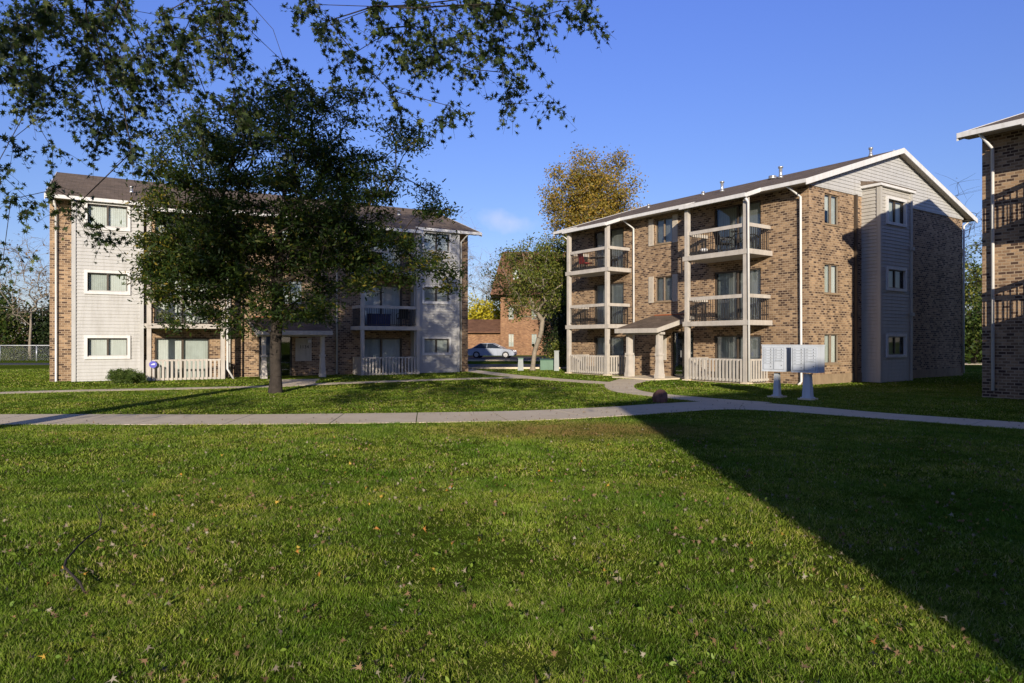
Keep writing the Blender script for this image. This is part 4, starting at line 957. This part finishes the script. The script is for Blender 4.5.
# ------------------------------------------------------------------ silver car
def sedan(loc, rz):
    root = empty('parked_car', loc, rz); tag(root, 'silver grey sedan parked in front of the orange brick building', 'car')
    # body: side profile extruded with rounded plan, x along length (front +x)
    prof_low = [(-2.3, .35), (-2.32, .62), (-2.26, .88), (-1.75, .97), (-.8, .98), (.6, .95), (1.1, .93), (1.9, .82), (2.22, .66), (2.3, .40), (2.2, .25), (-2.15, .25)]
    m = MB(); n = len(prof_low)
    secs = [(-.86, .90, -.02), (-.90, 1, 0), (.90, 1, 0), (.86, .90, -.02)]
    ws = [-.86, -.91, .91, .86]; sc_ = [.965, 1, 1, .965]; i0 = len(m.v)
    for w, s in zip(ws, sc_): m.v += [(x*s, w, .6+(z-.6)*s) for x, z in prof_low]
    for a in range(3):
        for k in range(n):
            j = (k+1) % n; m.f.append((i0+a*n+k, i0+a*n+j, i0+(a+1)*n+j, i0+(a+1)*n+k)); m.smooth.append(False)
    m.f.append(tuple(range(i0, i0+n))); m.f.append(tuple(range(i0+3*n, i0+4*n))[::-1]); m.smooth += [False]*2
    body = m.build('body', M['car'], root)
    m = MB(); lo = [(-1.85, .95), (-1.1, 1.40), (-.5, 1.45), (.1, 1.42), (1.15, .93)]; n = 5; i0 = 0
    for w, s in ((-.84, 0), (-.66, 1), (.66, 1), (.84, 0)): m.v += [(x*(.98 if s else 1), w if z < 1 else (.66 if w > 0 else -.66)*1.0, z) for x, z in lo]
    m.v = [(x, (-.84 if y < 0 else .84) if z < 1 else y, z) for x, y, z in m.v]
    L_ = [(x, -.84 if z < 1 else -.64, z) for x, z in lo]; R_ = [(x, -y, z) for x, y, z in L_]
    m = MB(); m.v = L_+R_; m.f = [(0, 1, 2, 3, 4), (9, 8, 7, 6, 5)] + [(k, k+5, k+6, k+1) for k in range(4)]; m.smooth = [False]*6
    m.build('cabin_glass', M['car_glass'], root)
    m = MB(); m.v = [(x, y*s, z+.012) for s in (1,) for (x, y, z) in [(-1.12, -.63, 1.39), (-.5, -.65, 1.445), (.12, -.63, 1.41), (.12, .63, 1.41), (-.5, .65, 1.445), (-1.12, .63, 1.39)]]; m.f = [(0, 1, 4, 5), (1, 2, 3, 4)]; m.smooth = [False]*2
    for y in (-.65, .65):
        for (a, b) in (((-1.85, .95), (-1.1, 1.40)), ((-.42, .96), (-.40, 1.44)), ((1.15, .93), (.1, 1.42)), ((-1.1, 1.40), (.1, 1.42))):
            ya = math.copysign(.85 if a[1] < 1 else .66, y); yb = math.copysign(.66, y); m.tube([(a[0], ya, a[1]), (b[0], yb, b[1])], .035, 5)
    m.build('roof_panel', M['car'], root)
    for x in (-1.42, 1.42):
        for y in (-.84, .84):
            m = MB(); m.tube([(x, y-.1, .32), (x, y+.1, .32)], .33, 20); w = m.build('wheel', M['rubber'], root)
            s = math.copysign(1, y); m = MB(); m.tube([(x, y+s*.1, .32), (x, y+s*.115, .32)], .21, 14); m.build('rim', M['rim'], w)
    for y in (-.6, .6):
        m = MB(); m.box(2.14, 2.27, y-.2, y+.2, .6, .74); m.build('headlight', M['sign_white'], root)
        m = MB(); m.box(-2.33, -2.24, y-.2, y+.2, .68, .84); m.build('tail_light', M['red'], root)
    return root
sedan((-1.9, 66.5, 0), R(-8))

# ------------------------------------------------------------------ mailboxes
def mailbox(loc, rz, label, wx=.73, slim=False):
    root = empty('mailbox_cluster', loc, rz); tag(root, label, 'mailbox', 'cluster mailboxes beside the walk')
    m = MB(); w, d, z0, z1 = wx/2, .23, .74, 1.48
    m.hexa([(-w, -d, z0), (w, -d, z0), (w, d, z0), (-w, d, z0)], [(-w, -d, z1), (w, -d, z1), (w, d, z1), (-w, d, z1)])
    m.box(-w-.012, w+.012, -d-.014, d+.012, z1, z1+.03)
    m.box(-w-.006, w+.006, -d-.012, -d+.06, z0, z0+.03)
    body = m.build('cabinet', M['mail'], root)
    cols = ((-w+.05, -.02), (.02, w-.05)); rows = 8; hh = (z1-z0-.12)/rows
    for ci, (a, b) in enumerate(cols):
        k = 0
        while k < rows:
            span = 3 if (ci == 1 and k == 0) else (2 if (ci == 0 and k == 0) else 1)
            zb = z0+.06+k*hh; zt = zb+hh*span
            dr = MB(); dr.box(a+.006, b-.006, -d-.016, -d-.001, zb+.007, zt-.007); dd = dr.build('door', M['mail'], root)
            lk_ = MB(); lk_.tube([(b-.05, -d-.017, (zb+zt)/2), (b-.05, -d-.026, (zb+zt)/2)], .012, 8); lk_.build('lock', M['dark_metal'], dd)
            if span == 1:
                pl_ = MB(); pl_.box(a+.03, a+.10, -d-.0185, -d-.0165, (zb+zt)/2-.012, (zb+zt)/2+.012); pl_.build('number_plate', M['mail_line'], dd)
            k += span
    sl = MB(); sl.box(.07, w-.09, -d-.03, -d-.017, z0+.06+3*hh+.03, z0+.06+3*hh+.045); sl.build('mail_slot', M['mail_line'], root)
    bk = MB(); bk.box(-w+.03, w-.03, -d-.0012, -d-.0002, z0+.05, z1-.05); bk.build('door_gaps', M['mail_line'], root)
    p = MB(); h0 = .115 if not slim else .085
    p.prism([(-h0, -h0), (h0, -h0), (h0, h0), (-h0, h0)], .03, .70, [(-h0*.72, -h0*.72), (h0*.72, -h0*.72), (h0*.72, h0*.72), (-h0*.72, h0*.72)])
    p.box(-h0-.03, h0+.03, -h0-.03, h0+.03, .03, .06); p.build('pedestal', M['mail'], root)
    b = MB(); b.box(-.2, .2, -.2, .2, -.08, .03); b.build('base_pad', M['concrete'], root)
    return root
mailbox((8.21, 18.95, 0), A2+R(8), 'nearer of two pale grey cluster mailboxes, its lower right corner in shade')
mailbox((7.67, 19.75, 0), A2+R(8), 'farther, left one of two pale grey cluster mailboxes on a scuffed pedestal', .70, True)

# ------------------------------------------------------------------ small things
def rock(name, label, loc, r, seed):
    rr = random.Random(seed); m = MB(); n = 12; rings = []
    for k in range(7):
        ph = math.pi*k/6; ring = []
        for q in range(n):
            th = 2*math.pi*q/n; s = 1+.18*math.sin(th*3+seed+k)+rr.uniform(-.06, .06)
            ring.append((math.cos(th)*math.sin(ph)*r[0]*s, math.sin(th)*math.sin(ph)*r[1]*s, r[2]*(math.cos(ph)*.95+.55)))
        rings.append(len(m.v)); m.v += ring
    for k in range(6):
        for q in range(n): m.f.append((rings[k]+q, rings[k+1]+q, rings[k+1]+(q+1) % n, rings[k]+(q+1) % n)); m.smooth.append(False)
    o = m.build(name, M['stone']); o.location = loc; tag(o, label, 'rock'); return o
rock('boulder', 'small reddish brown boulder on the grass tip where the paths meet', (3.93, 18.05, -.03), (.20, .18, .25), 2)

# fallen stick on the near lawn
pts = [at(*p) for p in ()]
def gp(px, py, z=.04):
    Y = 683*(1.6-z)/(py-341.5); return ((px-512)/683*Y, Y, z)
m = MB(); m.tube([gp(84, 592, .02), gp(80, 583, .045), gp(64, 567), gp(66, 560, .06), gp(78, 546), gp(88, 537, .05), gp(99, 530), gp(102, 515, .06), gp(95, 504, .03)], [.007, .009, .008, .008, .007, .006, .005, .004, .003], 6)
m.tube([gp(99, 530), gp(101, 522, .09), gp(98, 512, .10)], [.005, .004, .003], 5)
o = m.build('fallen_stick', M['bark']); tag(o, 'thin crooked grey stick lying on the near lawn at left', 'stick')

# yard sign
sg = empty('yard_sign', (-14.0, 27.05, 0), A1); sg.location = Vector((-18.6, 27.46, 0)) + Vector((math.cos(A1)*3.62-math.sin(A1)*-1.55, math.sin(A1)*3.62+math.cos(A1)*-1.55, 0)); tag(sg, 'small blue octagonal security sign on a stake beside the patio railing', 'sign')
m = MB(); m.tube([(0, 0, -.05), (0, 0, .55)], .012, 6); m.build('stake', M['sign_white'], sg)
m = MB(); P8 = [(.15*math.cos(math.pi/8+k*math.pi/4), .15*math.sin(math.pi/8+k*math.pi/4)) for k in range(8)]
m.hexa; i = 0
m.v = [(x, -.03, .66+z) for x, z in P8]+[(x, -.015, .66+z) for x, z in P8]; m.f = [tuple(range(8)), tuple(range(15, 7, -1))]+[(k, (k+1) % 8, 8+(k+1) % 8, 8+k) for k in range(8)]; m.smooth = [False]*10
pn = m.build('sign_panel', M['sign_blue'], sg)
m = MB(); m.box(-.07, .06, -.036, -.031, .64, .67); m.box(-.02, .08, -.037, -.032, .672, .70); m.build('emblem', M['sign_white'], pn)

# utility things between the buildings
ub = empty('transformer_box', (2.15, 40.0-1.0, 0)); tag(ub, 'low green utility transformer box behind the multi stemmed tree', 'utility box')
m = MB(); m.box(-.55, .42, -.4, .4, -.05, .52); m.build('cabinet', M['green_box'], ub); m = MB(); m.hexa([(-.57, -.42, .52), (.44, -.42, .52), (.44, .42, .52), (-.57, .42, .52)], [(-.57, -.40, .56), (.44, -.40, .56), (.44, .42, .62), (-.57, .42, .62)]); m.build('lid', M['green_box'], ub)
up = empty('utility_post', (2.45, 38.2-.6, 0)); tag(up, 'grey square utility post right of the green transformer box', 'post')
m = MB(); m.prism([(-.14, -.1), (.14, -.1), (.14, .1), (-.14, .1)], -.05, 1.05, [(-.12, -.09), (.12, -.09), (.12, .09), (-.12, .09)]); m.build('shaft', M['post_grey'], up); m = MB(); m.box(-.14, .14, -.11, .11, 1.05, 1.1); m.build('cap', M['post_grey'], up)
up = empty('utility_pedestal', (.48, 38.0, 0)); tag(up, 'short pale utility pedestal left of the multi stemmed tree', 'utility pedestal')
m = MB(); m.prism([(-.17, -.12), (.17, -.12), (.17, .12), (-.17, .12)], -.05, .62, [(-.13, -.10), (.13, -.10), (.13, .10), (-.13, .10)]); m.build('shaft', M['post_grey'], up); m = MB(); m.box(-.15, .15, -.12, .12, .62, .69); m.build('cap', M['green_box'], up)

# things on the balconies (placed in the buildings' own frames, standing on the decks)
def place(b, x, y, z): return b.matrix_basis @ Vector((x, y, z))
bpy.context.view_layer.update()
def chair(loc, rz, label, fabric):
    root = empty('patio_chair', loc, rz); tag(root, label, 'chair', 'balcony chairs')
    m = MB(); m.box(-.24, .24, -.24, .24, .40, .44); m.build('seat', fabric, root)
    m = MB(); m.hexa([(-.24, .22, .44), (.24, .22, .44), (.24, .25, .44), (-.24, .25, .44)], [(-.24, .34, .95), (.24, .34, .95), (.24, .37, .95), (-.24, .37, .95)]); m.build('backrest', fabric, root)
    for sx in (-1, 1):
        for sy in (-1, 1):
            m = MB(); m.tube([(sx*.23, sy*.2, .41), (sx*.26, sy*.26, 0)], .014, 6); m.build('leg', M['dark_metal'], root)
        m = MB(); m.tube([(sx*.25, -.22, .41), (sx*.27, -.2, .62), (sx*.27, .2, .64), (sx*.25, .3, .66)], .014, 6); m.build('armrest', M['dark_metal'], root)
    return root
def bicycle(loc, rz, label, paint):
    root = empty('bicycle', loc, rz); tag(root, label, 'bicycle')
    for x in (-.5, .5):
        m = MB(); m.tube([(x+.33*math.cos(t*math.pi/10), 0, .33+.33*math.sin(t*math.pi/10)) for t in range(21)], .02, 6, cap=False)
        for t in range(6): m.tube([(x, 0, .33), (x+.32*math.cos(t*math.pi/3), 0, .33+.32*math.sin(t*math.pi/3))], .004, 3, cap=False)
        m.build('wheel', M['rubber'], root)
    m = MB()
    for a, b in (((-.5, .33), (-.12, .30)), ((-.12, .30), (-.22, .80)), ((-.5, .33), (-.2, .75)), ((-.2, .72), (.36, .78)), ((-.12, .30), (.38, .66)), ((.36, .85), (.5, .33))): m.tube([(a[0], 0, a[1]), (b[0], 0, b[1])], .018, 6)
    m.build('frame', paint, root)
    m = MB(); m.box(-.34, -.1, -.07, .07, .82, .87); m.build('saddle', M['rubber'], root)
    m = MB(); m.tube([(.36, 0, .85), (.37, 0, .98)], .014, 6); m.tube([(.30, -.28, .98), (.38, 0, 1.0), (.30, .28, .98)], .014, 6); m.build('handlebar', M['dark_metal'], root)
    return root
def grill(loc, rz, label, body=None):
    root = empty('kettle_grill', loc, rz); tag(root, label, 'grill'); m = MB()
    for k in range(3): 
        a = k*2.094; q = MB(); q.tube([(.12*math.cos(a), .12*math.sin(a), .55), (.28*math.cos(a), .28*math.sin(a), 0)], .013, 6); q.build('leg', M['dark_metal'], root)
    m.tube([(0, 0, .5+.25*(1-math.cos(t*math.pi/10)) ) for t in range(11)], [max(.02, .27*math.sin(t*math.pi/10)) for t in range(11)], 16); m.build('bowl', body or M['rubber'], root); return root
def planter(loc, rz, label, mat, seed):
    root = empty('planter', loc, rz); tag(root, label, 'planter'); m = MB(); m.prism([(-.3, -.12), (.3, -.12), (.3, .12), (-.3, .12)], 0, .25, [(-.34, -.15), (.34, -.15), (.34, .15), (-.34, .15)]); m.build('trough', mat, root)
    r = np.random.default_rng(seed); cc = r.normal(size=(160, 3))*np.array([.16, .07, .09])+np.array([0, 0, .36]); big_mesh('foliage', leaf_geo(cc, .08, r, OVAL, .5), 6, [tuple(range(6))], M['leaf_olive'], root); return root
D2, D3 = FLOORS[1], FLOORS[2]
bicycle(place(b2, 11.5, -.75, D3), A2+R(12), 'dark bicycle on the top balcony nearest the gable, right building', M['rubber'])
chair(place(b2, 10.75, -.75, D3), A2+R(150), 'black folding chair beside the bicycle on the top right balcony', M['rubber'])
gr_ = grill(place(b2, 9.95, -1.0, D3), A2, 'small white domed grill at the left end of the top right balcony', M['sign_white'])
chair(place(b2, 2.35, -.8, D3), A2+R(170), 'chair with a red cushion on the far top balcony of the right building', M['red'])
chair(place(b2, 4.15, -.7, D3), A2+R(120), 'dark chair at the right end of the far top balcony, right building', M['rubber'])
tb = empty('side_table', place(b2, 3.2, -.8, D3), A2); tag(tb, 'dark round side table between the chairs on the far top balcony', 'table')
m = MB(); m.tube([(0, 0, .6), (0, 0, .63)], .38, 16); m.build('table_top', M['dark_metal'], tb); m = MB(); m.tube([(0, 0, 0), (0, 0, .6)], .03, 8); m.tube([(0, 0, 0), (0, 0, .03)], .2, 12); m.build('stand', M['dark_metal'], tb)
gr_.scale = (.6, .6, .32)
bicycle(place(b1, 5.6, -.8, D2), A1+R(-8), 'grey bicycle on the left building\'s sunlit second storey balcony', M['galv'])
planter(place(b1, 4.0, -1.1, D2), A1, 'dark planter with trailing leaves on the second storey balcony, left building', M['rubber'], 3)
planter(place(b1, 4.6, -1.1, D3), A1, 'red planter with bright leaves on the left building\'s top left balcony', M['red'], 4)
chair(place(b1, 5.5, -.8, D3), A1+R(160), 'red seated chair on the left building\'s top left balcony', M['red'])
sb = empty('storage_bin', place(b1, 13.5, -.9, D2), A1); tag(sb, 'dark blue storage bin on the shaded second storey balcony, left building', 'storage bin')
m = MB(); m.box(-.55, .45, -.25, .25, 0, .55); m.build('tub', M['blue'], sb); m = MB(); m.box(-.58, .48, -.28, .28, .55, .61); m.build('lid', M['blue'], sb)
chair(place(b1, 14.7, -.8, D2), A1+R(170), 'dark chair right of the blue storage bin, left building', M['rubber'])
chair(place(b1, 13.2, -.8, D3), A1+R(190), 'dark chair on the shaded top right balcony of the left building', M['rubber'])
